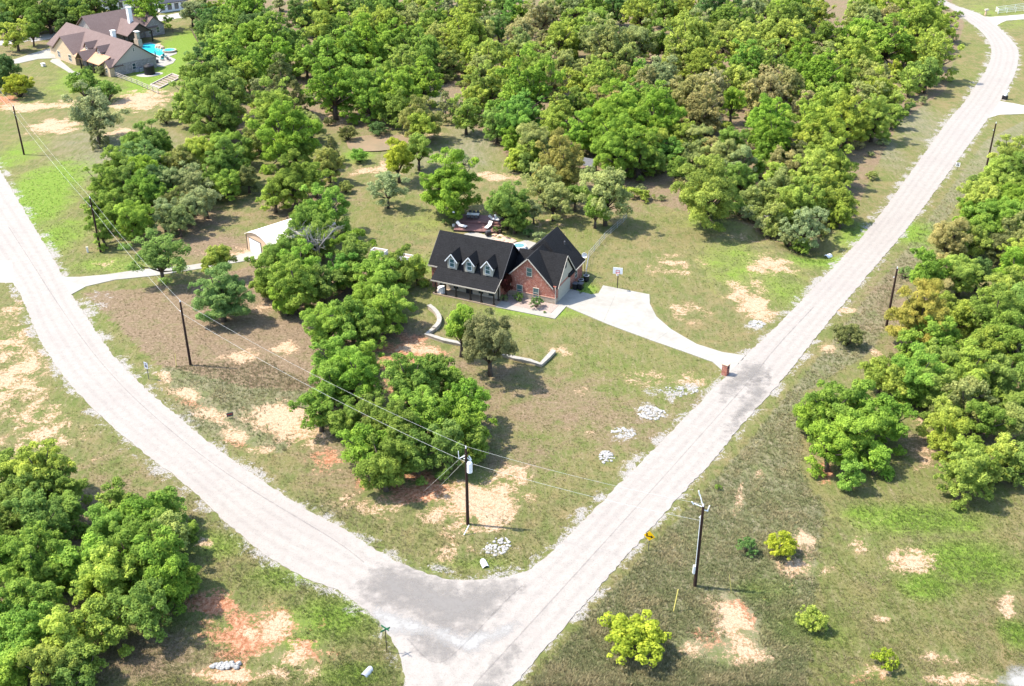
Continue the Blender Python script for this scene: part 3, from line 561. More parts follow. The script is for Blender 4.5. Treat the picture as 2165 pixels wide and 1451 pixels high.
    for c in (-16.25, -13.3, -10.18):
        dm = MB(); dm.prism([(c + a, -2.5, z) for a, z in ((-.8, 3.7), (.8, 3.7), (.8, 5.4), (0, 6.28), (-.8, 5.4))], (0, 3.3, 0)); do = dm.build('dormer', M['cream'], r)
        x = MB(); roof_v(x, 'y', (c - 1.06, 5.2), (c, 6.48), (c + 1.06, 5.2), -2.85, .9, .12); x.build('dormer_roof', M['shingle'], do)
        x = MB(); x.bar((c - 1.06, -2.88, 5.13), (c, -2.88, 6.41), .05, .15); x.bar((c + 1.06, -2.88, 5.13), (c, -2.88, 6.41), .05, .15); x.build('dormer_trim', M['white'], do)
        window(do, 'front', (c, 4.85), .72, 1.25, -2.5, 'white', 'blind')
    for u, z, w_, h in ((-5.98, 1.33, .85, 1.5), (-3.25, 1.33, .85, 1.5), (-4.4, 4.55, .8, 1.3), (-7.75, 1.75, .4, .5)): window(r, 'front', (u, z), w_, h, -.06 if z < 1.5 else 0, 'trim', 'blind')
    gd = MB(); gd.box(.003, .06, .85, 5.65, 0, 2.35)
    for z in (.6, 1.2, 1.8): gd.box(.06, .075, .9, 5.6, z - .02, z + .02)
    gd.build('garage_door', M['cream'], r); window(r, 'right', (8.2, 1.6), .8, 1.2, 0, 'trim', 'glass')
    for u, v, z, s in ((-14.5, 2.6, 6.95, .18), (-11, 2.4, 7.1, .2), (-2.6, 9.6, 5.7, .14), (-12.6, 2.4, 7.15, .14)):
        m = MB(); m.tube([(u, v, z - .2), (u, v, z + .45)], s, 8); m.build('roof_vent', M['dgrey'], r)
    return r
HOUSE = brick_house()
HU, HV = Vector((math.cos(R(-24.6)), math.sin(R(-24.6)), 0)), Vector((-math.sin(R(-24.6)), math.cos(R(-24.6)), 0))
def H(u, v, z=0): return Vector((6.63, 147.4, z)) + HU * u + HV * v
sheet('walkway', [H(-8.3, -2.5), H(-8.3, -4.65), H(1.75, -4.45), H(1.75, .2), H(.1, .2), H(.1, -.05), H(.55, -.05), H(.55, -3.1), H(-6.3, -3.1), H(-6.3, -2.5)], .075, M['concrete'], 0, 3)
sheet('gravel_bed', [H(-8.1, -.1), H(-8.1, -2.45), H(-6.25, -2.45), H(-6.25, -3.05), H(.5, -3.05), H(.5, -.1)], .05, simple('pinkish_gravel', (.30, .235, .20), .95, .3, 6.0), .05, 1)
sheet('patio', wline([(962, 505), (985, 494), (1003, 491), (1035, 499), (1062, 509), (1088, 515), (1112, 508), (1140, 516), (1150, 540), (1110, 575), (1040, 570), (960, 545)]), .04, M['concrete'], 0, 2)

def neighbour_house():
    r = empty('tan_brick_house', (-101.1, 275.6, 0), R(-42.7), 'large tan brick house with many brown gables beside the turquoise pool', 'house')
    b = MB(); b.prism([(-34.0, v, z) for v, z in ((0, 0), (12, 0), (12, 2.85), (6.2, 7.0), (0, 2.85))], (33.9, 0, 0)); b.box(-28.5, -17.2, -1.5, -.01, 0, 2.9)
    b.prism([(u, -1.5, z) for u, z in ((-28.4, 2.9), (-17.3, 2.9), (-22.9, 6.4))], (0, 4, 0)); b.box(-2.9, .0, -1.3, -.02, 0, 2.6); b.prism([(u, -1.3, z) for u, z in ((-2.9, 2.6), (0, 2.6), (-1.45, 3.8))], (0, 2, 0)); b.build('front_wall', M['tanbrick'], r)
    b = MB(); b.box(-.09, .06, .1, 11.9, 0, 2.8); b.build('side_wall', M['greybrick'], r)
    b = MB(); b.prism([(-.09, v, z) for v, z in ((.1, 2.81), (11.9, 2.81), (6.2, 6.95))], (.12, 0, 0)); b.build('side_gable', simple('grey_siding', (.40, .36, .32), .8, .05), r)
    b = MB(); b.box(-44, -31.5, 13, 31, 0, 2.9); b.prism([(u, 13.0, z) for u, z in ((-44, 2.9), (-31.5, 2.9), (-37.7, 7.1))], (0, 18, 0)); b.box(-34, -31.2, 27.4, 33.6, 0, 2.9); b.prism([(-31.2, v, z) for v, z in ((27.4, 2.9), (33.6, 2.9), (30.5, 5.2))], (-4, 0, 0)); b.build('rear_wall', M['greybrick'], r)
    f = MB(); roof_v(f, 'x', (-.6, 2.6), (6.2, 7.35), (12.6, 2.6), -34.4, .45, .2); f.build('main_roof', M['shingle_tan'], r)
    f = MB(); roof_v(f, 'y', (-28.9, 2.7), (-22.9, 6.75), (-16.8, 2.7), -1.9, 6, .2); f.build('wing_roof', M['shingle_tan'], r)
    f = MB(); roof_v(f, 'y', (-44.6, 2.6), (-37.7, 7.45), (-30.9, 2.6), 12.4, 31.6, .2); f.build('rear_roof', M['shingle_tan'], r)
    f = MB(); roof_v(f, 'x', (27.0, 2.7), (30.5, 5.5), (34.0, 2.7), -37, -30.8, .18); f.build('rear_gable_roof', M['shingle_tan'], r)
    f = MB(); roof_v(f, 'x', (18.6, 2.8), (22.8, 5.75), (27.0, 2.8), -37, -25.4, .2); f.build('patio_roof', M['shingle_tan'], r)
    f = MB(); roof_v(f, 'y', (-3.2, 2.4), (-1.45, 4.0), (.25, 2.4), -1.6, 2.6, .15); f.build('corner_roof', M['shingle_tan'], r)
    for u, v in ((-25.9, 19.2), (-25.9, 26.4), (-28.5, 19.2)):
        m = MB(); m.box(u - .15, u + .15, v - .15, v + .15, 0, 2.9); m.build('patio_post', M['post'], r)
    m = MB(); m.prism([(-26.2, v, z) for v, z in ((19.4, 2.9), (26.2, 2.9), (22.8, 5.35))], (-.2, 0, 0)); m.build('patio_gable', simple('dark_timber', (.09, .06, .045), .8), r)
    f = MB(); f.prism([(-16.5, v, z) for v, z in ((1.2, 4.2), (1.2, 4.05), (-2.4, 2.6), (-2.4, 2.75))], (13.4, 0, 0)); f.build('porch_roof', M['copper'], r)
    f = MB(); roof_v(f, 'y', (-13.6, 2.9), (-11.4, 4.9), (-9.2, 2.9), -3.2, 3.2, .15); f.build('entry_roof', M['shingle_tan'], r)
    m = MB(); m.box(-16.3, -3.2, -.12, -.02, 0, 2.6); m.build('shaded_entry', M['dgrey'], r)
    for u in (-13.3, -9.5, -6.5, -3.6):
        m = MB(); m.box(u - .15, u + .15, -2.3, -2.0, 0, 2.65); m.build('porch_post', M['post'], r)
    for u in (-14.6, -8.3):
        d = MB(); d.prism([(u + a, .9, z) for a, z in ((-.9, 3.4), (.9, 3.4), (.9, 4.9), (0, 5.9), (-.9, 4.9))], (0, 3.4, 0)); do = d.build('dormer', M['cream'], r)
        f = MB(); roof_v(f, 'y', (u - 1.25, 4.65), (u, 6.1), (u + 1.25, 4.65), .55, 4.6, .12); f.build('dormer_roof', M['shingle_tan'], do)
        window(do, 'front', (u, 4.6), .6, .9, .9, 'white', 'glass')
    for a in (('front', (-26, 1.5), 1.2, 1.5, -1.5), ('front', (-20, 1.5), 1.5, 1.6, -1.5), ('front', (-1.5, 1.5), .7, 1.2, -1.3), ('right', (5.5, 1.5), .9, 1.5, .06), ('right', (6.1, 5.6), .4, .8, .03), ('right', (29, 1.5), .9, 1.5, -31.2), ('right', (31.5, 1.5), .9, 1.5, -31.2), ('left', (6, 1.6), 1.2, 1.4, -34.0)): window(r, a[0], a[1], a[2], a[3], a[4], 'offwhite', 'glass')
    for u, v, z0, z1, w in ((-11.3, 7.2, 5.6, 8.4, 1.0), (-29.5, 22.5, 4.0, 9.4, 1.1)):
        m = MB(); m.box(u - w / 2, u + w / 2, v - w / 2, v + w / 2, z0, z1); m.box(u - w / 2 - .1, u + w / 2 + .1, v - w / 2 - .1, v + w / 2 + .1, z1 + .001, z1 + .2); m.build('chimney', M['white'], r)
neighbour_house()
NU, NV = Vector((math.cos(R(-42.7)), math.sin(R(-42.7)), 0)), Vector((-math.sin(R(-42.7)), math.cos(R(-42.7)), 0))
def NP(x, y, z=0.0): return P(x / 4.92, y / 4.92, z)
def ring(c, rx, ry, rot, n=36, wob=.1, ph=0):
    out = []
    for k in range(n):
        a = 2 * math.pi * k / n; q = 1 + wob * math.sin(2 * a + ph) + wob * .6 * math.sin(3 * a + ph * 2)
        x, y = rx * q * math.cos(a), ry * q * math.sin(a); out.append(Vector((c.x + x * math.cos(rot) - y * math.sin(rot), c.y + x * math.sin(rot) + y * math.cos(rot), 0)))
    return out
pc = NP(1590, 512)
sheet('pool_deck', [NP(1430, 470), NP(1560, 440), NP(1690, 480), NP(1720, 530), NP(1830, 520), NP(1840, 560), NP(1760, 590), NP(1830, 620), NP(1800, 660), NP(1690, 700), NP(1610, 690), NP(1560, 640), NP(1545, 600), NP(1400, 470)], .05, M['concrete'], 0, 2)
sheet('pool_water', [NP(1475, 485), NP(1500, 460), NP(1570, 455), NP(1640, 478), NP(1705, 530), NP(1700, 560), NP(1660, 585), NP(1600, 560), NP(1520, 540), NP(1480, 515)], .09, M['pool'], 0, 1.0)
sheet('walkway', [NP(520, 640), NP(545, 615), NP(615, 610), NP(640, 640), NP(700, 690), NP(760, 740), NP(840, 765), NP(810, 785), NP(730, 765), NP(660, 720), NP(590, 680)], .05, M['concrete'], 0, 2)
sheet('driveway', [NP(0, 640), NP(150, 620), NP(330, 560), NP(520, 505), NP(640, 495), NP(650, 610), NP(560, 608), NP(400, 615), NP(200, 660), NP(0, 680)], .055, M['concrete'], 0, 3)
sheet('driveway', [NP(320, 430), NP(500, 380), NP(700, 340), NP(840, 215), NP(860, 240), NP(700, 380), NP(500, 410), NP(330, 440)], .055, M['road_white'], 0, 3)

t = empty('spa_pool', NP(1765, 540), 0, 'raised round stone hot tub at the end of the turquoise pool', 'hot tub')
m = MB(); m.tube([(0, 0, 0), (0, 0, .55)], 1.9, 20); m.build('stone_ring', M['stone'], t)
m = MB(); m.tube([(0, 0, .5), (0, 0, .58)], 1.45, 20); m.build('water', M['pool'], t)
t = empty('rain_tank', NP(1560, 772), 0, 'black round water tank on a gravel pad beside the tan brick house', 'water tank')
m = MB(); m.tube([(0, 0, 0), (0, 0, 2.1), (0, 0, 2.3), (0, 0, 2.6)], [1.35, 1.35, 1.2, .4], 20); m.build('tank', M['black'], t, smooth=False)
m = MB(); m.tube([(0, 0, 2.55), (0, 0, 2.72)], .3, 12); m.build('lid', M['dgrey'], t)
sheet('gravel_pad', ring(NP(1555, 778), 3.2, 2.0, .2), .045, M['road_white'], .05, 1)
for x, y, lb in ((1425, 748, 'grey air conditioner against the stone side wall, nearer the window'), (1470, 742, 'grey air conditioner against the stone side wall, nearer the black tank')):
    t = empty('air_conditioner', NP(x, y), R(-42.7), lb, 'air conditioner', 'air conditioners by the black tank')
    m = MB(); m.box(-.45, .45, -.45, .45, 0, .95); m.build('casing', M['metal'], t, bevel=.04); m = MB(); m.tube([(0, 0, .951), (0, 0, .99)], .36, 14); m.build('fan_grille', M['dgrey'], t)
t = empty('outdoor_fireplace', NP(1445, 490), R(-42.7), 'tall pale outdoor fireplace beside the turquoise pool', 'fireplace')
m = MB(); m.box(-1.1, 1.1, -.6, .6, 0, 2.2); m.box(-.6, .6, -.45, .45, 2.2, 4.2); m.build('chimney', M['stone'], t); m = MB(); m.box(-.8, .8, -.6, .6, 4.2, 4.35); m.build('cap', M['white'], t)
m = MB()
for k, (x, y) in enumerate(((1640, 500), (1665, 505), (1690, 512), (1655, 490))):
    q = NP(x, y); m.tube([(q.x, q.y, 0), (q.x, q.y, .6 + .2 * (k % 2)), (q.x, q.y, .9)], [.8, .65, .2], 7)
tag(m.build('rock_waterfall', M['redrock']), 'low sandstone waterfall on the far edge of the turquoise pool', 'rockwork')
random.seed(3)
for k, (x, y, c, lb) in enumerate(((1690, 630, 'teal', 'teal patio chair nearest the black tank'), (1720, 600, 'teal', 'teal patio chair beside the hot tub'), (1760, 635, 'dgrey', 'dark patio chair at the outer edge of the pool patio'))):
    t = empty('patio_chair', NP(x, y), k * 1.3, lb, 'chair', 'chairs on the pool patio')
    m = MB(); m.box(-.4, .4, -.4, .4, .35, .5); m.build('seat', M[c], t); m = MB(); m.box(-.4, .4, .38, .5, .5, 1.05); m.build('backrest', M[c], t)
    for a in (-.35, .35):
        for b in (-.35, .35): m = MB(); m.box(a - .03, a + .03, b - .03, b + .03, 0, .35); m.build('leg', M['dgrey'], t)
t = empty('grill_island', NP(1615, 655), R(-42.7), 'dark grill table with folded umbrella at the house corner of the patio', 'grill')
m = MB(); m.box(-1, 1, -.5, .5, 0, .95); m.build('counter', M['dgrey'], t); m = MB(); m.tube([(0, .4, .95), (0, .4, 2.6), (0, .4, 3.2)], [.05, .16, .03], 8); m.build('umbrella', M['dgrey'], t)

def rail_fence(name, pts, h, rails, mat, label, gap=2.6, pw=.12):
    r = empty(name, (pts[0].x, pts[0].y, 0), 0, label, 'fence'); o = Vector((pts[0].x, pts[0].y, 0)); pts = [Vector((p.x, p.y, 0)) - o for p in pts]
    for k in range(rails):
        m = MB(); z = h * (k + 1) / rails - .08
        for a, b in zip(pts, pts[1:]): m.bar((a.x, a.y, z), (b.x, b.y, z), .05, .12)
        m.build('rail', M[mat], r)
    for p in resample(pts, gap, False):
        m = MB(); m.box(p.x - pw / 2, p.x + pw / 2, p.y - pw / 2, p.y + pw / 2, 0, h + .06); m.build('post', M[mat], r)
    return r
M['fencewood'] = simple('weathered_rail', (.44, .38, .33), .9, .15); M['browfence'] = simple('brown_rail', (.16, .11, .08), .9, .2)
rail_fence('rail_fence', [NP(1205, 800), NP(1430, 885), NP(1650, 980)], 1.25, 3, 'fencewood', 'weathered white three-rail fence running from the tan house corner')
rail_fence('rail_fence', [NP(1612, 335), NP(1700, 342), NP(2000, 348), NP(2070, 470)], 1.25, 3, 'browfence', 'brown rail fence behind the pool lawn of the tan house')
M['pipe'] = simple('white_pipe_rail', (.68, .66, .60), .6, .04)
rail_fence('pipe_fence', [P(2230, 14), P(2165, 17), P(2105, 25), P(2110, 30), P(2165, 24), P(2230, 22)], 1.5, 3, 'pipe', 'white pipe rail pen at the top right of the far road', 3.5)
t = empty('garden_bed', NP(1690, 845), R(33), 'rectangular garden plot with pale edging below the pool lawn', 'garden plot')
g0, g1, g2 = NP(1565, 890), NP(1790, 775), NP(1660, 925); o0 = NP(1690, 845); ax = (g1 - g0); ay = (g2 - g0)
t.rotation_euler = (0, 0, 0); L = lambda p: p - o0
m = MB(); m.bar(L(g0) + Vector((0, 0, .15)), L(g1) + Vector((0, 0, .15)), .25, .3); m.bar(L(g0) + Vector((0, 0, .15)), L(g0 + ay) + Vector((0, 0, .15)), .25, .3); m.bar(L(g1) + Vector((0, 0, .15)), L(g1 + ay) + Vector((0, 0, .15)), .25, .3); m.bar(L(g0 + ay) + Vector((0, 0, .151)), L(g1 + ay) + Vector((0, 0, .151)), .25, .3); m.build('edging', M['fencewood'], t)
m = MB()
for k in range(7): a = g0 + ax * ((k + .6) / 7.2); m.bar(L(a + ay * .06) + Vector((0, 0, .06)), L(a + ay * .94) + Vector((0, 0, .06)), .8, .14)
m.build('soil_row', M['soil'], t)
t = empty('utility_box', NP(452, 690), R(-40), 'small pale utility box alone on the lawn before the tan house', 'utility box')
m = MB(); m.box(-.5, .5, -.4, .4, 0, .7); m.build('cabinet', M['offwhite'], t, bevel=.03); m = MB(); m.box(-.55, .55, -.45, .45, .7, .78); m.build('lid', M['white'], t)
def far_house(name, loc, rz, Lx, Ly, hw, hr, wall, roof, label):
    r = empty(name, loc, rz, label, 'house')
    m = MB(); m.prism([(0, v, z) for v, z in ((0, 0), (Ly, 0), (Ly, hw), (Ly / 2, hr), (0, hw))], (Lx, 0, 0)); m.build('wall', M[wall], r)
    s = (hr - hw) / (Ly / 2); m = MB(); roof_v(m, 'x', (-.5, hw - .5 * s + .25), (Ly / 2, hr + .25), (Ly + .5, hw - .5 * s + .25), -.5, Lx + .5, .2); m.build('roof', M[roof], r)
    for k in range(4): window(r, 'front', (Lx * (k + .5) / 4, hw * .5), 1.2, 1.6, 0, 'dgrey', 'glass')
    window(r, 'right', (Ly * .5, hw * .5), 1.4, 1.6, Lx, 'dgrey', 'glass'); window(r, 'left', (Ly * .5, hw * .5), 1.4, 1.6, 0, 'dgrey', 'glass')
far_house('white_house', (-132, 355, 0), R(-12), 22, 10, 3.2, 6.2, 'white', 'shingle_grey', 'white house with slate roof at the top edge behind the tan house')
far_house('white_barn', (-110.5, 349, 0), R(38), 9, 8, 3.0, 5.6, 'white', 'shingle_grey', 'white outbuilding with slate roof beside the far gravel drive')

def metal_building():
    r = empty('metal_workshop', (-44.4, 167.7, 0), R(-46), 'tan metal workshop with white curved roof half hidden by the oaks', 'workshop')
    prof = [(0, 2.85), (.9, 3.35), (2.2, 3.8), (3.4, 3.95), (4.6, 3.8), (5.9, 3.35), (6.8, 2.85)]
    m = MB(); m.prism([(0, 0, 0), (6.8, 0, 0)] + [(x, 0, z) for x, z in prof[::-1]], (0, 13, 0)); m.build('wall', M['tan'], r)
    m = MB(); up = [(x - 3.4) * 1.06 + 3.4 for x, _ in prof]
    m.prism([(up[i], -.25, prof[i][1] + .12) for i in range(7)] + [(up[i], -.25, prof[i][1] + .02) for i in range(6, -1, -1)], (0, 13.5, 0)); m.build('roof', M['offwhite'], r)
    m = MB(); m.box(.9, 4.3, -.06, -.003, 0, 2.5)
    for k in range(6): m.box(.9, 4.3, -.075, -.06, .4 * k + .1, .4 * k + .14)
    m.build('roller_door', M['white'], r)
    m = MB(); m.box(.8, .9, -.08, -.003, 0, 2.6); m.box(4.3, 4.4, -.08, -.003, 0, 2.6); m.box(.8, 4.4, -.08, -.003, 2.5, 2.6); m.build('door_frame', M['dgrey'], r)
    m = MB(); m.box(-.04, .04, -.06, .02, 0, 2.85); m.build('corner_trim', M['post'], r)
metal_building()
def wood_shed():
    p = P(1243, 364); r = empty('playhouse', p, R(-30), 'small grey roofed hut among the oaks behind the brick house', 'hut')
    m = MB()
    for x in (-1.3, 1.3):
        for y in (-1.1, 1.1): m.box(x - .08, x + .08, y - .08, y + .08, 0, 2.0)
    m.build('post', M['browfence'], r); m = MB(); m.box(-1.4, 1.4, -1.2, 1.2, .7, .85); m.box(-1.4, 1.4, 1.05, 1.15, .85, 2.0); m.build('floor', M['browfence'], r)
    m = MB(); roof_v(m, 'x', (-1.6, 1.9), (0, 2.9), (1.6, 1.9), -1.7, 1.7, .1); m.build('roof', simple('weathered_roof', (.11, .11, .115), .9, .2), r)
wood_shed()

# ------------------------------------------------------------------ utility poles and wires
def pole(px, py, h, label, kit):
    b = P(px, py); r = empty('utility_pole', (b.x, b.y, 0), 0, label, 'utility pole', 'utility poles along the two roads')
    m = MB(); m.tube([(0, 0, -.2), (0, 0, h * .5), (0, 0, h)], [.19, .165, .13], 10); m.build('pole', M['polewood'], r)
    m = MB(); m.tube([(0, 0, h), (0, 0, h + .28)], [.07, .05], 8); m.tube([(-.12, .1, h - 1.4), (-.28, .1, h - 1.4)], .06, 8); m.build('insulator', M['insul'], r)
    if kit == 'can':
        m = MB(); m.tube([(.36, -.2, h - 2.9), (.36, -.2, h - 1.75), (.36, -.2, h - 1.6)], [.3, .3, .22], 14); m.build('transformer', M['insul'], r)
        m = MB(); m.bar((0, 0, h - .9), (-.75, -.1, h - 1.25), .07); m.bar((0, 0, h - 1.1), (.5, -.1, h - 1.5), .07); m.tube([(.3, -.1, h - .9), (.55, -.1, h - 1.4)], .07, 8); m.tube([(-.75, -.1, h - 1.25), (-.8, -.1, h - .3)], .04, 6); m.build('bracket', M['insul'], r)
    if kit == 'arms':
        m = MB(); m.bar((0, 0, h - .1), (-.9, .3, h + .15), .07); m.bar((0, 0, h - .1), (-.35, .5, h + 1.1), .07); m.tube([(-.35, .5, h + .9), (-.5, .5, h + 1.5)], .06, 6); m.tube([(-.9, .3, h), (-1.1, .3, h + .35)], .06, 6); m.bar((0, 0, h - .4), (.5, -.1, h - .5), .07); m.tube([(.45, 0, h - .55), (.6, 0, h + .1)], .06, 6); m.build('bracket', M['insul'], r)
        m = MB(); m.tube([(-.16, -.12, 2.2), (-.2, -.14, h - 1)], .035, 6); m.build('conduit', M['insul'], r); m = MB(); m.box(-.42, -.2, -.35, -.1, 1.9, 2.9); m.build('meter_box', M['white'], r)
    return Vector((b.x, b.y, h))
T_A = pole(989, 1108, 10.0, 'utility pole with white transformer can on the corner lot', 'can')
T_R = pole(1469, 1240, 10.1, 'utility pole with white bracket arms across the right road', 'arms')
T_L = pole(403, 772, 9.7, 'bare brown utility pole on the dry lawn by the left road', '')
T_L2 = pole(213, 533, 9.6, 'brown utility pole against the oak clump beside the left road', '')
T_FL = pole(51, 327, 10.2, 'brown utility pole on the far left lawn, below the tan house', '')
T_R2 = pole(1874, 690, 9.3, 'leaning brown utility pole beside the olive tree on the right verge', '')
T_R3 = pole(2084, 360, 9.6, 'brown utility pole near the top of the right road verge', '')
def wire(a, b, sag, label, name='power_line', r=.010):
    pts = [a.lerp(b, k / 24) - Vector((0, 0, sag * 4 * (k / 24) * (1 - k / 24))) for k in range(25)]
    m = MB(); m.tube(pts, r, 4); o = m.build(name, M['wire']); tag(o, label, 'power line', 'power lines between the utility poles'); return o
dn = Vector((0, 0, -1.75)); up = Vector((0, 0, .25))
T_F0 = T_FL + (T_FL - T_L2) * 1.1
for a, b, s, n in ((T_F0, T_FL, .5, 'beyond the far left lawn pole'), (T_FL, T_L2, .6, 'between the far left lawn pole and the oak clump pole'), (T_L2, T_L, .6, 'between the oak clump pole and the dry lawn pole'), (T_L, T_A, .9, 'between the dry lawn pole and the transformer pole'), (T_A, T_R, .4, 'from the transformer pole across the right road')):
    wire(a + up, b + up, s, 'upper pale wire ' + n); wire(a + dn, b + dn, s, 'lower pale wire ' + n, r=.012)
wire(T_A + Vector((0, 0, -.6)), P(895, 1040), 0, 'left guy wire slanting down from the transformer pole', 'guy_wire', .012)
wire(T_A + Vector((0, 0, -1.4)), P(928, 1030), 0, 'right guy wire slanting down from the transformer pole', 'guy_wire', .012)
def guard(a, b, r, mat, label):
    m = MB(); m.tube([a, b], r, 8); tag(m.build('guy_marker', M[mat]), label, 'guy marker', 'guy wire markers')
p = P(981, 1131); guard(p, p + Vector((.55, .4, 1.0)), .06, 'white', 'short white guy marker at the foot of the transformer pole')
p = P(1424, 1293); guard(p, p + Vector((.35, .5, 2.4)), .05, 'yellowguard', 'tall yellow guy marker on the grass left of the bracket pole')
p = P(373, 775); guard(p, p + Vector((.0, .3, 1.8)), .04, 'yellowguard', 'thin yellow guy marker left of the dry lawn pole')
p = P(1546, 1250); guard(p, p + Vector((-.35, .2, 2.0)), .035, 'yellowguard', 'thin yellow marker on the weeds right of the bracket pole')

# ------------------------------------------------------------------ signs, mailboxes, small roadside things
def sign_post(px, py, h, w, hh, rz, mat, label, diamond=False, art=None, name='road_sign', pm='dgrey'):
    b = P(px, py); r = empty(name, (b.x, b.y, 0), rz, label, 'road sign')
    m = MB(); m.bar((0, 0, -.1), (0, 0, h), .07); m.build('post', M[pm], r)
    c = h - hh * .5
    if diamond: pts = [(0, -.06, c - w), (w, -.06, c), (0, -.06, c + w), (-w, -.06, c)]
    else: pts = [(-w, -.06, c - hh), (w, -.06, c - hh), (w, -.06, c + hh), (-w, -.06, c + hh)]
    m = MB(); m.prism(pts, (0, -.03, 0)); po = m.build('plate', M[mat], r)
    if art: art(po, c)
    return r
def arrow(po, c):
    m = MB(); y = -.095
    m.add([(-.34, y, c - .12), (.22, y, c - .12), (.22, y, c + .02), (-.34, y, c + .02)], [(0, 1, 2, 3)]); m.add([(.16, y, c - .26), (.46, y, c - .05), (.16, y, c + .16)], [(0, 1, 2)]); m.add([(-.34, y, c + .02), (-.2, y, c + .02), (-.2, y, c + .34), (-.34, y, c + .34)], [(0, 1, 2, 3)])
    m.build('black_arrow', M['blackpaint'], po)
sign_post(1371, 1164, 2.3, .62, .62, R(-22), 'yellow', 'yellow diamond road sign with black arrow on the right verge', True, arrow)
def numbers(po, c):
    m = MB(); y = -.095
    for z0, z1, x0, x1 in ((.28, .36, -.24, .24), (.16, .22, -.2, .2), (-.3, .08, -.24, -.04), (-.3, .08, .04, .24)): m.add([(x0, y, c + z0), (x1, y, c + z0), (x1, y, c + z1), (x0, y, c + z1)], [(0, 1, 2, 3)])
    m.build('dark_print', M['blackpaint'], po)
sign_post(315, 802, 2.4, .38, .44, R(-35), 'signgrey', 'small blue grey speed sign beside the left road', False, numbers)
sign_post(2023, 360, 1.4, .42, .42, R(-30), 'white', 'white square sign on the right road verge', False, numbers)
b = P(818, 1379); r = empty('street_sign', b, 0, 'street name sign on dark post at the road junction', 'road sign')
m = MB(); m.bar((0, 0, 0), (0, 0, 2.9), .07); m.build('post', M['post'], r)
m = MB(); m.box(-.5, .5, -.015, .015, 2.72, 2.92); o = m.build('blade', M['signgreen'], r); o.rotation_euler = (0, 0, R(35))
m = MB(); m.box(-.5, .5, -.015, .015, 2.94, 3.14); o = m.build('blade', M['signgreen'], r); o.rotation_euler = (0, 0, R(-40))
b = P(487, 884); r = empty('yard_sign', (b.x, b.y, 0), R(25), 'small dark yard sign on the pale soil by the left road', 'yard sign')
m = MB(); m.box(-.42, .42, -.015, .015, .25, .8); m.build('panel', M['dgrey'], r); m = MB(); m.bar((-.3, .03, 0), (-.3, .03, .8), .03); m.bar((.3, .03, 0), (.3, .03, .8), .03); m.build('stake', M['post'], r)
m = MB(); m.box(-.3, .3, -.025, -.016, .5, .62); m.build('pale_print', M['red'], r)
b = P(1533, 792); r = empty('brick_mailbox', (b.x, b.y, 0), R(-38), 'red brick mailbox pillar at the foot of the concrete driveway', 'mailbox')
m = MB(); m.box(-.38, .38, -.38, .38, 0, 1.6); m.build('pillar', M['brick'], r); m = MB(); m.box(-.44, .44, -.44, .44, 1.6, 1.7); m.build('cap', M['redrock'], r); m = MB(); m.box(.38, .42, -.15, .15, 1.05, 1.3); m.build('door', M['black'], r)
b = P(2124, 210); r = empty('mailbox', (b.x, b.y, 0), R(40), 'black mailbox with white post at the far right drive', 'mailbox')
m = MB(); m.box(-.5, .5, -.5, .5, 0, .9); m.build('base', M['black'], r); m = MB(); m.box(-.3, .3, -.3, .3, .9, 2.0); m.build('post', M['white'], r); m = MB(); m.tube([(-.3, -.35, 2.0), (.3, -.35, 2.0)], .25, 10); m.build('box', M['white'], r)
b = P(2083, 33); r = empty('mailbox', (b.x, b.y, 0), R(20), 'pale mailbox beside the top curve of the far road', 'mailbox')
m = MB(); m.box(-.2, .2, -.2, .2, 0, 1.5); m.build('post', M['tan'], r); m = MB(); m.box(-.45, .75, -.35, .35, 1.5, 1.95); m.build('box', M['trim'], r)
b = P(186, 534); r = empty('telephone_pedestal', (b.x, b.y, 0), R(15), 'cream telephone pedestal on the lawn left of the oak clump pole', 'pedestal')
m = MB(); m.box(-.16, .16, -.12, .12, 0, .9); m.build('cabinet', M['offwhite'], r, bevel=.03); m = MB(); m.box(-.2, .2, -.16, .16, .9, 1.0); m.build('cap', M['trim'], r)
def culvert(px, py, rz, rad, label, mat='metal'):
    b = P(px, py); gz = ground_z(b.x, b.y); r = empty('culvert_pipe', (b.x, b.y, gz - rad * .15), rz, label, 'culvert')
    n = 16; vs = []; fs = []
    for y, cut in ((0.0, .5), (.9, 0)):
        for q in (rad, rad * .88):
            for k in range(n): a = 2 * math.pi * k / n; vs.append((q * math.cos(a), y - cut * math.sin(a) * .6 * (1 if y == 0 else 0), q * math.sin(a)))
    for k in range(n):
        j = (k + 1) % n
        fs += [(k, j, 2 * n + j, 2 * n + k), (n + k, 3 * n + k, 3 * n + j, n + j), (k, n + k, n + j, j)]
    MB().add(vs, fs).build('pipe', M[mat], r); m = MB(); m.tube([(0, .5, 0), (0, .55, 0)], rad * .87, 14); m.build('dark_bore', M['black'], r)
culvert(1022, 1190, R(-160), .36, 'pale culvert pipe end in the grass at the inside of the junction', 'insul')
culvert(781, 1418, R(150), .38, 'dark mouthed culvert pipe on the grass left of the junction')
culvert(1750, 528, R(-60), .55, 'pale culvert pipe in the ditch beside the right road', 'insul')

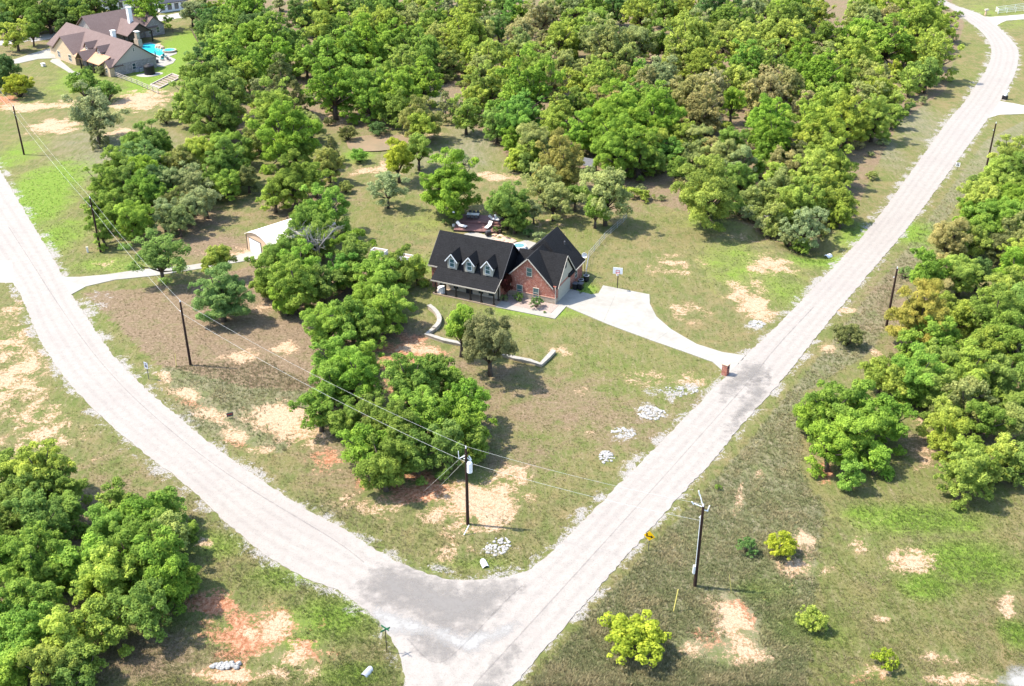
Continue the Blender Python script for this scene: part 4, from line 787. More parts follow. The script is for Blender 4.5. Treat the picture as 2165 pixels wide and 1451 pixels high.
def rocks(name, px, py, rx, ry, n, s0, s1, label, mat='rock', rot=0, seed=0, z=0):
    rg = random.Random(seed + int(px)); c = P(px, py); m_ = mpp(c); wx, wy = rx * m_, ry * m_ / max(.2, CAM_H / math.hypot(c.y, CAM_H)); m = MB(); base = bmesh.new(); bmesh.ops.create_icosphere(base, subdivisions=1, radius=1)
    bv = [v.co.copy() for v in base.verts]; bf = [tuple(v.index for v in f.verts) for f in base.faces]; base.free()
    for _ in range(n):
        a, q = rg.uniform(0, 6.283), math.sqrt(rg.random()); x, y = q * wx * math.cos(a), q * wy * math.sin(a); s = rg.uniform(s0, s1)
        x, y = x * math.cos(R(rot)) - y * math.sin(R(rot)), x * math.sin(R(rot)) + y * math.cos(R(rot)); sc = Vector((rg.uniform(.7, 1.3), rg.uniform(.7, 1.3), rg.uniform(.35, .6))) * s; rm = Matrix.Rotation(rg.uniform(0, 6), 3, 'Z')
        m.add([rm @ Vector((v.x * sc.x, v.y * sc.y, v.z * sc.z)) * rg.uniform(.85, 1.15) + Vector((c.x + x, c.y + y, s * .08 + z)) for v in bv], bf)
    o = m.build(name, M[mat]); tag(o, label, 'rocks', kind='stuff'); return o
rocks('loose_rocks', 1051, 1156, 24, 22, 75, .10, .22, 'heap of white rocks inside the corner by the transformer pole', rot=-40)
rocks('loose_rocks', 1281, 967, 20, 13, 55, .12, .26, 'heap of white rocks lowest on the right roadside lawn', rot=-10)
rocks('loose_rocks', 1318, 916, 26, 12, 60, .12, .26, 'heap of white rocks second from the bottom along the roadside lawn', rot=-20)
rocks('loose_rocks', 1376, 873, 32, 14, 75, .12, .26, 'long heap of white rocks midway along the roadside lawn', rot=-25)
rocks('loose_rocks', 1436, 826, 44, 12, 70, .08, .22, 'scattered white rocks below the brick mailbox', rot=15)
rocks('loose_rocks', 1600, 686, 17, 8, 60, .14, .28, 'heap of white rocks above the driveway mouth', rot=0)
rocks('loose_rocks', 1625, 458, 20, 8, 40, .12, .3, 'pale rocks in the creek bed behind the lawn')
rocks('loose_rocks', 1064, 505, 30, 5, 60, .2, .5, 'tan boulders edging the bed behind the brick house', 'redrock', -36)
for k, (x, y) in enumerate(((450, 1411), (457, 1408), (463, 1412), (468, 1407), (474, 1410), (479, 1405), (484, 1409), (489, 1404), (481, 1413), (494, 1409), (500, 1413), (505, 1405), (471, 1414))):
    rg = random.Random(k); b = P(x, y); bm = bmesh.new(); bmesh.ops.create_icosphere(bm, subdivisions=2, radius=.22)
    for v in bm.verts: v.co = Vector((v.co.x * rg.uniform(.95, 1.25), v.co.y * rg.uniform(.9, 1.1), v.co.z * .75 + .1)) * rg.uniform(.85, 1.15) * 1.2
    me = bpy.data.meshes.new('white_rock'); bm.to_mesh(me); bm.free(); me.materials.append(M['rock']); o = bpy.data.objects.new('white_rock', me); C.objects.link(o); o.location = (b.x, b.y, 0)
    tag(o, 'white rock in the row laid on the red soil at bottom left', 'rock', 'row of white rocks on red soil')

# low stone retaining wall
def stone_wall(pts, label, h=.55, w=.55):
    o = Vector((pts[0].x, pts[0].y, 0)); r = empty('retaining_wall', o, 0, label, 'retaining wall', 'low stone walls on the front lawn'); m = MB(); c = MB()
    pts = [Vector((p.x, p.y, 0)) - o for p in pts]; vs = []; n = len(pts)
    for mb, w_, z0, z1 in ((m, w, -.1, h), (c, w + .12, h, h + .09)):
        vs = []
        for i, p in enumerate(pts):
            d = (pts[min(i + 1, n - 1)] - pts[max(i - 1, 0)]).normalized(); q = Vector((-d.y, d.x, 0)) * w_ / 2
            vs += [(p.x - q.x, p.y - q.y, z0), (p.x + q.x, p.y + q.y, z0), (p.x + q.x, p.y + q.y, z1), (p.x - q.x, p.y - q.y, z1)]
        fs = [(0, 1, 2, 3), (4 * n - 4, 4 * n - 1, 4 * n - 2, 4 * n - 3)]
        for i in range(n - 1):
            for k in range(4): fs.append((4 * i + k, 4 * i + (k + 1) % 4, 4 * i + 4 + (k + 1) % 4, 4 * i + 4 + k))
        mb.add(vs, fs)
    m.build('stone_body', M['stone'], r); c.build('capstone', simple('grey_capstone', (.29, .27, .235), .9, .2, 2.0), r)
stone_wall(smooth_line(wline([(907, 652), (922, 664), (930, 678), (928, 690), (918, 700)]), 2) , 'curved pale stone wall at the end of the oak row')
stone_wall(wline([(920, 697), (902, 711), (938, 723), (990, 734), (1056, 750)]), 'straight low stone wall below the curved one, behind the small oaks', .35)
stone_wall(wline([(1056, 750.5), (1088, 761), (1120, 767), (1143, 775), (1157, 761), (1171, 746)]), 'low stone wall bending up to the right on the front lawn', .35)

# ------------------------------------------------------------------ yard things round the brick house
def lathe_can(name, p, prof, mat, label, cat, lid=None, group=None):
    r = empty(name, p, 0, label, cat, group); m = MB(); m.tube([(0, 0, z) for _, z in prof], [q for q, _ in prof], 16); m.build('body', M[mat], r)
    if lid: m = MB(); z = prof[-1][1]; q = prof[-1][0]; m.tube([(0, 0, z - .02), (0, 0, z + .05)], q + .03, 16); m.build('rim', M[lid], r); m = MB(); m.tube([(0, 0, z + .05), (0, 0, z + .06)], q - .06, 16); m.build('top', M['black'], r)
lathe_can('barrel', H(1.05, 7.8), [(.38, 0), (.48, .4), (.42, .95)], 'black', 'black barrel with pale rim by the garage side, middle one', 'barrel', 'metal', 'barrels beside the garage')
lathe_can('barrel', H(1.25, 9.6), [(.38, 0), (.48, .4), (.42, .95)], 'black', 'black barrel with pale rim by the garage side, farthest back', 'barrel', 'metal', 'barrels beside the garage')
for u, v, lb in ((.75, 6.15, 'black wheeled bin at the garage corner nearest the driveway'), (1.5, 6.5, 'black wheeled bin just beyond the one at the garage corner')):
    r = empty('wheeled_bin', H(u, v), R(-24.6), lb, 'bin', 'wheeled bins by the garage'); m = MB(); m.prism([(-.3, -.35, 0), (.3, -.35, 0), (.36, -.42, 1.0), (-.36, -.42, 1.0)], (0, .8, 0)); m.build('body', M['black'], r)
    m = MB(); m.box(-.4, .4, -.48, .45, 1.0, 1.08); m.build('lid', M['dgrey'], r)
    for x in (-.33, .33): m = MB(); m.tube([(x - .05, .42, .13), (x + .05, .42, .13)], .13, 10); m.build('wheel', M['black'], r)
r = empty('basketball_hoop', H(6.63, 9.17), R(-24.6 + 12), 'basketball hoop on a dark post at the edge of the concrete pad', 'basketball hoop')
m = MB(); m.tube([(0, 0, 0), (0, 0, 2.6), (0, -.55, 3.0)], .07, 8); m.build('post', M['post'], r)
m = MB(); m.box(-.75, .75, -.62, -.56, 2.75, 3.8); m.build('backboard', M['white'], r)
m = MB(); m.box(-.3, .3, -.64, -.622, 2.95, 3.02); m.box(-.3, .3, -.64, -.622, 3.34, 3.41); m.box(-.3, -.23, -.64, -.622, 3.02, 3.34); m.box(.23, .3, -.64, -.622, 3.02, 3.34); m.build('square_mark', M['red'], r)
m = MB(); pts = [(.23 * math.cos(a), -.88 + .23 * math.sin(a), 2.98) for a in np.linspace(0, 2 * math.pi, 17)]; m.tube(pts, .025, 6, False); m.build('rim', M['red'], r)
m = MB(); m.tube([(0, -.88, 2.97), (0, -.88, 2.6)], [.23, .15], 10, False); m.build('net', M['cushion'], r)
r = empty('satellite_dish', H(.35, 11.1, 0), R(-24.6), 'white satellite dish on a mast at the rear corner of the brick house', 'satellite dish')
m = MB(); m.tube([(0, 0, 0), (0, 0, 3.7)], .045, 8); m.build('mast', M['post'], r)
m = MB(); n = 16; vs = [(0, .0, 3.75)]; fs = []
for j, q in enumerate((.25, .48)):
    for k in range(n): a = 2 * math.pi * k / n; vs.append((q * math.cos(a), -.08 * (j + 1) * (j + .6), 3.75 + q * math.sin(a)))
for k in range(n): fs += [(0, 1 + k, 1 + (k + 1) % n), (1 + k, n + 1 + k, n + 1 + (k + 1) % n, 1 + (k + 1) % n)]
m.add(vs, fs); o = m.build('dish', M['white'], r); so = o.modifiers.new('s', 'SOLIDIFY'); so.thickness = .03
def wire_fence(pts, label, mat='dgrey', h=1.15, rails=2, gap=2.4):
    o = Vector((pts[0].x, pts[0].y, 0)); r = empty('wire_fence', o, 0, label, 'fence'); pts = [Vector((p.x, p.y, 0)) - o for p in pts]
    for p in resample(pts, gap, False): m = MB(); m.tube([(p.x, p.y, 0), (p.x, p.y, h)], .04, 6); m.build('post', M[mat], r)
    m = MB()
    for a, b in zip(pts, pts[1:]):
        for k in range(rails): z = h * (1 - k * .45) - .03; m.bar((a.x, a.y, z), (b.x, b.y, z), .03)
        m.bar((a.x, a.y, .12), (b.x, b.y, .12), .025)
        L_ = (b - a).length; n = int(L_ / .28)
        for k in range(n): q = a.lerp(b, k / n); m.bar((q.x, q.y, .1), (q.x, q.y, h - .03), .012)
    m.build('wire_panel', M[mat], r)
wire_fence([P(774, 534), P(812, 547), P(850, 558), P(890, 566), H(-20.2, 5.4)], 'dark metal fence in front of the two white planters', 'post')
wire_fence([H(.5, 11.3), P(1245, 545), P(1278, 506), P(1318, 470), P(1325, 462)], 'grey wire fence from the rear house corner to the shade tree', 'metal')
for px, py, lb, g in ((802, 537, 'white planter box with a small plant, nearer the dead oak', True), (858, 549, 'white planter box nearer the house', False)):
    r = empty('planter_box', P(px, py), R(-22), lb, 'planter', 'planter boxes behind the dark fence')
    m = MB(); m.box(-1.3, 1.3, -.62, -.5, 0, .75); m.box(-1.3, 1.3, .5, .62, 0, .75); m.box(-1.3, -1.18, -.5, .5, 0, .75); m.box(1.18, 1.3, -.5, .5, 0, .75); m.build('sides', M['white'], r)
    m = MB(); m.box(-1.18, 1.18, -.5, .5, 0, .55); m.build('soil', M['soil'], r)
# deck behind the house
DO = Vector((-10.2, 175.4, 0)); r = empty('wooden_deck', DO, R(-8), 'reddish brown timber deck under the oak behind the brick house', 'deck')
m = MB(); m.box(0, 8.2, 0, 3.2, 0, .35); m.box(.3, 8.6, 3.21, 6.6, 0, .62); m.build('boards', M['deck'], r)
m = MB(); m.box(0, 8.2, -.05, -.002, 0, .3); m.build('skirt', M['post'], r); DKR = Matrix.Rotation(R(-8), 3, 'Z')
def DK(x, y, z): return DO + DKR @ Vector((x, y, z))
def lounger(p, rz, lb):
    r = empty('sun_lounger', p, rz, lb, 'sun lounger', 'white sun loungers on the deck'); m = MB(); m.box(-.34, .34, -.9, .45, .28, .42); m.build('seat', M['cushion'], r)
    m = MB(); m.prism([(-.34, .45, .3), (-.34, .45, .44), (-.34, 1.05, .95), (-.34, 1.1, .82)], (.68, 0, 0)); m.build('backrest', M['cushion'], r)
    for x in (-.3, .3):
        for y in (-.8, .4): m = MB(); m.box(x - .03, x + .03, y - .03, y + .03, 0, .28); m.build('leg', M['dgrey'], r)
lounger(DK(1.3, 1.2, .35), R(60), 'white sun lounger at the left front of the deck'); lounger(DK(5.9, 1.6, .35), R(-25), 'white sun lounger at the right front of the deck'); lounger(DK(6.6, 4.3, .62), R(70), 'white sun lounger on the upper deck near the hot tub')
r = empty('patio_table', DK(2.6, 5.2, .62), R(-8), 'pale patio table on the upper deck under the oak', 'table'); m = MB(); m.box(-1.1, 1.1, -.5, .5, .68, .74); m.build('tabletop', M['offwhite'], r)
for x in (-1, 1):
    for y in (-.42, .42): m = MB(); m.box(x - .04, x + .04, y - .04, y + .04, 0, .68); m.build('leg', M['dgrey'], r)
for k, (x, y, a) in enumerate(((-.7, -.85, 180), (0, -.85, 180), (.7, -.85, 180), (-.7, .85, 0), (0, .85, 0), (.7, .85, 0))):
    side = 'house side' if y < 0 else 'oak side'; pos = ('left', 'middle', 'right')[k % 3]
    c = empty('deck_chair', DK(2.6 + x, 5.2 + y, .62), R(-8 + a), f'dark chair at the patio table, {pos} one on the {side}', 'chair', 'dark chairs round the patio table')
    m = MB(); m.box(-.25, .25, -.25, .25, .4, .46); m.build('seat', M['dgrey'], c); m = MB(); m.box(-.25, .25, .22, .27, .46, .95); m.build('backrest', M['dgrey'], c)
    for i in (-.22, .22):
        for j in (-.22, .22): m = MB(); m.box(i - .02, i + .02, j - .02, j + .02, 0, .4); m.build('leg', M['dgrey'], c)
r = empty('fire_table', DK(7.3, 5.6, .62), R(10), 'black square fire table with white surround on the upper deck', 'fire table'); m = MB(); m.box(-.9, .9, -.7, .7, .3, .5); m.build('surround', M['cushion'], r); m = MB(); m.box(-.6, .6, -.42, .42, 0, .6); m.build('burner', M['black'], r)
r = empty('grill', P(1032, 500), R(30), 'black grill standing at the edge of the rear patio', 'grill'); m = MB(); m.box(-.45, .45, -.3, .3, .25, .85); m.build('cabinet', M['black'], r); m = MB(); m.tube([(-.45, 0, .85), (.45, 0, .85)], .3, 12); m.build('hood', M['dgrey'], r)
r = empty('patio_heater', DK(-.4, 2.4, 0), 0, 'tall dark patio lamp post at the left edge of the deck', 'lamp post'); m = MB(); m.tube([(0, 0, 0), (0, 0, 2.6)], .06, 8); m.build('post', M['post'], r); m = MB(); m.tube([(0, 0, 2.6), (0, 0, 2.8)], [.25, .12], 10); m.build('head', M['white'], r); m = MB(); m.tube([(0, 0, 0), (0, 0, .4)], .3, 10); m.build('base', M['offwhite'], r)
M['tub'] = simple('tub_water', (.12, .26, .28), .1, .1); r = empty('hot_tub', P(1098, 526), R(-24.6), 'small round pale pool tub seen over the house roof', 'hot tub'); m = MB(); m.tube([(0, 0, 0), (0, 0, .6)], 1.15, 18); m.build('shell', M['white'], r); m = MB(); m.tube([(0, 0, .55), (0, 0, .62)], .9, 18); m.build('water', M['tub'], r)
r = empty('porch_table', H(-17.6, -3.6, .17), R(-24.6), 'white covered round table at the left end of the porch', 'table'); m = MB(); m.tube([(0, 0, 0), (0, 0, .72)], [.75, .6], 14); m.build('cover', M['cushion'], r); m = MB(); m.tube([(0, 0, .72), (0, 0, .76)], .66, 14); m.build('tabletop', M['white'], r)

# ------------------------------------------------------------------ trees
def sphere_dirs(rg, n, zmin=-1.0):
    z = rg.uniform(zmin, 1, n); a = rg.uniform(0, 2 * np.pi, n); r = np.sqrt(1 - z * z); return np.stack([r * np.cos(a), r * np.sin(a), z], 1)
def leaves_mesh(name, rg, cen, nrm, size, tint):
    """one small folded leaf spray per centre"""
    n = len(cen); h = np.where(np.abs(nrm[:, 2:3]) < .9, np.array([[0, 0, 1.0]]), np.array([[1.0, 0, 0]]))
    a = np.cross(nrm, h); a /= np.linalg.norm(a, axis=1, keepdims=True); b = np.cross(nrm, a)
    th = rg.uniform(0, 2 * np.pi, (n, 1)); a, b = a * np.cos(th) + b * np.sin(th), b * np.cos(th) - a * np.sin(th)
    s = size[:, None]; el = rg.uniform(.55, .95, (n, 1))
    V = np.stack([cen - a * s * .62, cen - b * s * .5 * el + nrm * s * .1, cen + a * s * .62, cen + b * s * .5 * el + nrm * s * .1], 1).reshape(-1, 3)
    me = bpy.data.meshes.new(name); fill_mesh(me, V, np.arange(4 * n, dtype=np.int32).reshape(-1, 4))
    at = me.attributes.new('tint', 'FLOAT', 'FACE'); at.data.foreach_set('value', tint.astype(np.float32)); me.materials.append(M['leaf']); return me
def jit(rg, d, s):
    d = d + rg.normal(0, s, d.shape); return d / np.linalg.norm(d, axis=1, keepdims=True)
def crown(kind, D, seed):
    """lumps on a crown envelope -> smaller clumps on each lump -> leaf sprays on each clump. returns leaf mesh and lump centres"""
    rg = np.random.default_rng(seed)
    if kind == 'bush':
        Hh = D * .75; n = 14; d = sphere_dirs(rg, n, -.2); lc = d * rg.uniform(.5, 1, (n, 1)) * np.array([D * .4, D * .4, Hh * .45]) + np.array([0, 0, Hh * .4]); lr = D * .17 * rg.uniform(.7, 1.3, n); ls, dens, sub = .3, .8, 5
    elif kind == 'cedar':
        Hh = D * 1.55; n = int(60 + D * 12); t = rg.random(n) ** 1.3; z = Hh * (.06 + .92 * t); rad = D * .5 * np.clip(1.05 - t, .05, 1) ** .7 * rg.uniform(.7, 1.02, n); a = rg.uniform(0, 6.283, n)
        lc = np.stack([rad * np.cos(a), rad * np.sin(a), z], 1); lr = D * .12 * rg.uniform(.7, 1.2, n); ls, dens, sub = .16, 1.0, 3
    elif kind == 'shrub':
        Hh = D * .8; n = int(16 + D * D * 2.0); d = sphere_dirs(rg, n, -.35); f = rg.uniform(.35, 1, (n, 1)) ** .6; rr = D * .13 * rg.uniform(.7, 1.3, n)
        lc = d * f * np.array([D * .42, D * .42, Hh * .45]) + np.array([0, 0, Hh * .42]); lr = rr; ls, dens, sub = .15, .85, 5
    else:
        fe = kind == 'feathery'; de = kind in ('dense', 'far'); Hh = D * 1.0 + .4; z0 = Hh * (-.06 if de else .06 if fe else .15); hz = (Hh - z0) / 2; n = int((9 + D * D * .40) if not fe else (11 + D * D * .5))
        d = sphere_dirs(rg, n * 3, -.8 if de else -.62); sel = [0]                  # spread the lumps evenly
        for _ in range(n - 1):
            m = np.min(1 - d @ d[sel].T, axis=1); m += rg.uniform(0, .06, len(m)); sel.append(int(np.argmax(m)))
        d = d[sel]; n = len(d); f = rg.uniform(.5, 1.14, (n, 1)); k = n // 4; f[rg.integers(0, n, k)] *= .5
        az = np.arctan2(d[:, 1], d[:, 0]); ph = rg.uniform(0, 6.28, 3); ell = 1 + .17 * np.sin(2 * az + ph[0]) + .13 * np.sin(3 * az + ph[1]) + .08 * np.sin(5 * az + ph[2])
        lr = rg.uniform(.6, 1.35, n) * (.62 + D * .052) * (1.0 if not fe else .85)
        ext = np.stack([(D / 2 - lr * .75) * ell, (D / 2 - lr * .75) * ell, np.full(n, hz) - lr * .5], 1)
        lc = d * f * ext + np.array([0, 0, z0 + hz]); lc[:, 2] += .10 * hz * np.sin(az * 2 + ph[2]); ls, dens, sub = {'feathery': (.17, .6, 12), 'far': (.30, .85, 8)}.get(kind, (.175, .8, 13))
    C_, N_, T_, S_ = [], [], [], []
    for i in range(n):
        g = rg.uniform(-.22, .22)
        sd = sphere_dirs(rg, sub, -.55); sr = lr[i] * rg.uniform(.26, .52, sub); sc = lc[i] + sd * (lr[i] * rg.uniform(.45, .95, (sub, 1))) * np.array([1, 1, .8])
        for c, q in zip(sc, sr):
            m = max(6, int(4 * np.pi * q * q * .72 / (ls * ls * .55) * dens)); dd = sphere_dirs(rg, m, -.6)
            p = c + dd * (q * rg.uniform(.62, 1.08, (m, 1))) * np.array([1, 1, .88]); C_.append(p); N_.append(jit(rg, dd + np.array([-.15, 0, .45]), .36)); S_.append(ls * rg.uniform(.6, 1.35, m)); T_.append(np.clip(.5 + g + rg.normal(0, .14, m) + rg.uniform(-.2, .2), 0, 1))
    C_, N_, T_, S_ = map(np.concatenate, (C_, N_, T_, S_))
    return leaves_mesh(kind + '_crown', rg, C_, N_, S_, T_), lc, Hh
def trunk_mesh(kind, D, Hh, lc, seed):
    rd = random.Random(seed); m = MB(); r0 = .035 * D * (1 if kind != 'feathery' else .8) + .05
    if kind == 'cedar': m.tube([(0, 0, -.15), (0, 0, Hh * .9)], [r0 * .8, .03], 7)
    elif kind == 'shrub':
        for c in lc[::3]: m.tube([(rd.uniform(-.1, .1), rd.uniform(-.1, .1), -.1), (c[0] * .5, c[1] * .5, c[2] * .6), tuple(c)], [.05, .035, .015], 5)
    else:
        f = Hh * .24; b = (rd.uniform(-.25, .25), rd.uniform(-.25, .25), f); m.tube([(0, 0, -.2), (b[0] * .4, b[1] * .4, f * .5), b], [r0 * 1.25, r0 * .95, r0 * .85], 8)
        idx = list(range(len(lc))); rd.shuffle(idx)
        for i in idx[:max(8, len(idx) // 2)]:
            c = lc[i]; mid = (b[0] + (c[0] - b[0]) * .5 + rd.uniform(-.3, .3), b[1] + (c[1] - b[1]) * .5 + rd.uniform(-.3, .3), b[2] + (c[2] - b[2]) * rd.uniform(.45, .7)); m.tube([b, mid, tuple(c)], [r0 * .5, r0 * .3, .03], 5)
    return m
PROTO = {}
def make_protos():
    spec = {'oak': [(4.2, 2), (6.5, 2), (9.5, 3)], 'dense': [(4.2, 3), (6.0, 4), (8.0, 4), (10.5, 3)], 'far': [(4.2, 3), (6.0, 4), (8.0, 4), (10.5, 2)], 'feathery': [(4.5, 2), (7.5, 3)], 'cedar': [(4.0, 2)], 'shrub': [(2.2, 2), (4.2, 3)]}
    s = 100
    for kind, l in spec.items():
        PROTO[kind] = []
        for D, n in l:
            for _ in range(n):
                s += 1; me, lc, Hh = crown(kind, D, s); tm = trunk_mesh(kind, D, Hh, lc, s)
                t = bpy.data.meshes.new('trunk'); t.from_pydata(tm.v, [], tm.f); t.materials.append(M['bark']); t.polygons.foreach_set('use_smooth', [True] * len(t.polygons))
                PROTO[kind].append((D, me, t, Hh))
make_protos()
COL = {'g': ((.230, .330, .066), 'mid green'), 'b': ((.255, .390, .060), 'bright green'), 'y': ((.340, .420, .076), 'yellow green'), 'o': ((.335, .375, .110), 'olive'), 'r': ((.380, .350, .140), 'russet tinged'),
       'd': ((.140, .230, .066), 'dark green'), 's': ((.310, .360, .145), 'grey green'), 'l': ((.360, .420, .050), 'lime yellow'), 'e': ((.205, .370, .070), 'emerald'), 'u': ((.225, .325, .088), 'blue green'), 'm': ((.350, .340, .080), 'mustard olive'), 'k': ((.215, .235, .085), 'dark olive')}
SIZES = [(4.6, 'small '), (7.6, ''), (99, 'broad ')]
ORD = 'first second third fourth fifth sixth seventh eighth ninth tenth eleventh twelfth thirteenth fourteenth fifteenth sixteenth seventeenth eighteenth nineteenth twentieth'.split() + ['twenty-' + w for w in 'first second third fourth fifth sixth seventh eighth ninth'.split()] + ['thirtieth']
TR = random.Random(77); TREES = []; REST = []
def far_wood(rest, name='far_wood', label='small distant trees filling the gaps of the woods', cat='wood'):
    """the small distant oaks, merged: too many to tell apart"""
    V, F, T, K, n0 = [], [], [], [], 0; tv, tf, tn = [], [], 0
    for p, rz, sc, q, col in rest:
        me = q[1]; v = np.empty(len(me.vertices) * 3, np.float32); me.vertices.foreach_get('co', v); v = v.reshape(-1, 3) * np.array(sc, np.float32); f = np.empty(len(me.loops), np.int32); me.loops.foreach_get('vertex_index', f); f = f.reshape(-1, 4)
        t = np.empty(len(f), np.float32); me.attributes['tint'].data.foreach_get('value', t); c, s = math.cos(rz), math.sin(rz)
        V.append(np.stack([v[:, 0] * c - v[:, 1] * s + p[0], v[:, 0] * s + v[:, 1] * c + p[1], v[:, 2] + p[2]], 1)); F.append(f + n0); n0 += len(v); T.append(t); K.append(np.tile(np.array(col, np.float32), (len(f), 1)))
        for a in q[2].vertices: x, y, z = a.co.x * sc[0], a.co.y * sc[1], a.co.z * sc[2]; tv.append((x * c - y * s + p[0], x * s + y * c + p[1], z + p[2]))
        for g in q[2].polygons: tf.append(tuple(i + tn for i in g.vertices))
        tn += len(q[2].vertices)
    me = bpy.data.meshes.new(name); fill_mesh(me, np.concatenate(V), np.concatenate(F)); T = np.concatenate(T); me.attributes.new('tint', 'FLOAT', 'FACE').data.foreach_set('value', T); me.attributes.new('col', 'FLOAT_COLOR', 'FACE').data.foreach_set('color', np.concatenate(K).ravel()); me.materials.append(M['leaf_far'])
    o = bpy.data.objects.new(name, me); C.objects.link(o); tag(o, label, cat, kind='stuff')
    t = bpy.data.meshes.new('trunks'); t.from_pydata(tv, [], tf); t.materials.append(M['bark']); b = bpy.data.objects.new('trunks', t); C.objects.link(b); b.parent = o; b['kind'] = 'stuff'
def plant(px, py, w, col, kind='oak', label=None, group=None, hs=1.0, merge=None):
    zc = {'oak': .57, 'dense': .48, 'feathery': .57, 'cedar': .5, 'shrub': .40}[kind]; D = 6.0
    for _ in range(4):
        hh = (D * 1.0 + .4) if kind in ('oak', 'dense', 'feathery') else D * (1.55 if kind == 'cedar' else .8); p = P(px, py, zc * hh * hs); D = w * mpp(p) * {'oak': 1.14, 'feathery': 1.2, 'dense': 1.22 if group else 1.1}.get(kind, 1.05)
    pr = PROTO['far' if kind == 'dense' and p.y > 225 else kind]; best = min(abs(math.log(q[0] / D)) for q in pr); q = TR.choice([q for q in pr if abs(math.log(q[0] / D)) < best + .02]); s = D / q[0]
    nm = {'oak': 'oak_tree', 'dense': 'oak_tree', 'feathery': 'feathery_tree', 'cedar': 'cedar_tree', 'shrub': 'shrub'}[kind]
    sc = (s, s, s * hs * TR.uniform(.93, 1.08)); at = (p.x, p.y, min(0, ground_z(p.x, p.y))); rz = TR.uniform(0, 6.28); b = COL[col][0]; v = TR.uniform(.88, 1.12); rgba = (b[0] * v * TR.uniform(.93, 1.07), b[1] * v, b[2] * v * TR.uniform(.85, 1.15), 1)
    if merge is not None: merge.append((at, rz, sc, q, rgba)); return
    r = empty(nm, at, rz); r.scale = sc; c = bpy.data.objects.new('crown', q[1]); C.objects.link(c); c.parent = r; c.color = rgba
    t = bpy.data.objects.new('trunk', q[2]); C.objects.link(t); t.parent = r
    r['category'] = 'shrub' if kind == 'shrub' else 'tree'
    if group: r['group'] = group
    if label: r['label'] = label
    TREES.append((r, px, py, D, col, kind)); return r
KN = {'oak': 'oak', 'dense': 'oak', 'feathery': 'feathery tree', 'cedar': 'cedar', 'shrub': 'shrub'}
def grove(table, place, group, rowh=None):
    """plants of one grove: 'x,y,w,colour[kind]' ... ; each is told apart by look and by its row and order from the left"""
    KK = {'f': 'feathery', 'c': 'cedar', 'h': 'shrub'}; L = []
    for tok in table.split():
        x, y, w, c = tok.split(','); L.append((float(x), float(y), float(w), c[0], KK.get(c[1:2], 'dense')))
    for t in [t for t in L if t[2] < 59 and t[1] < 260 and t[4] == 'dense']: plant(t[0], t[1], t[2], t[3], t[4], None, 'far', merge=REST); L.remove(t)
    L.sort(key=lambda t: t[1]); n = len(L); rows = []
    if rowh is None: rowh = 14
    k = max(1, round(n / rowh)); per = math.ceil(n / k)
    for i in range(0, n, per): rows.append(sorted(L[i:i + per]))
    for ri, row in enumerate(rows):
        for ci, (x, y, w, c, kd) in enumerate(row):
            r = plant(x, y, w, c, kd, None, group); D = TREES[-1][3]; sz = next(s for m, s in SIZES if D < m)
            rk = f', {ORD[ri]} row' if len(rows) > 1 else ''; sz = '' if kd == 'feathery' else sz
            r['label'] = f'{sz}{COL[c][1]} {KN[kd]}, {ORD[ci]} from left{rk} {place}'
grove('''442,42,52,d 455,20,48,g 430,14,42,s 437,62,48,d 514,8,82,b 529,26,66,b 492,35,58,b 481,54,50,g 526,55,52,d 573,55,58,d 638,40,60,d 668,28,44,d 627,8,46,s 590,8,26,s 684,15,72,y 722,22,62,g 760,24,62,g 788,10,52,g
688,70,100,y 720,78,92,g 766,60,72,y 794,52,52,y 483,88,62,y 453,79,48,g 446,98,44,g 431,124,54,d 477,120,78,b 503,133,54,d 529,90,84,b 570,88,92,b 607,98,74,g 544,125,74,b 592,125,74,b 537,153,58,b 634,81,44,g 647,129,60,b 688,125,92,b 766,103,110,b 741,128,84,b 514,162,58,y 418,166,82,g 461,162,82,g 596,178,80,kc 627,213,50,kc 550,195,48,k 705,190,108,b 770,185,92,b 779,218,74,b 474,196,96,g 415,215,92,g 455,238,104,g 577,231,92,y 820,90,60,b 811,126,56,b 850,148,80,y 889,175,80,b 846,196,84,b 811,174,60,g 837,231,64,g''', 'left of the pond', 'oaks left of the pond')
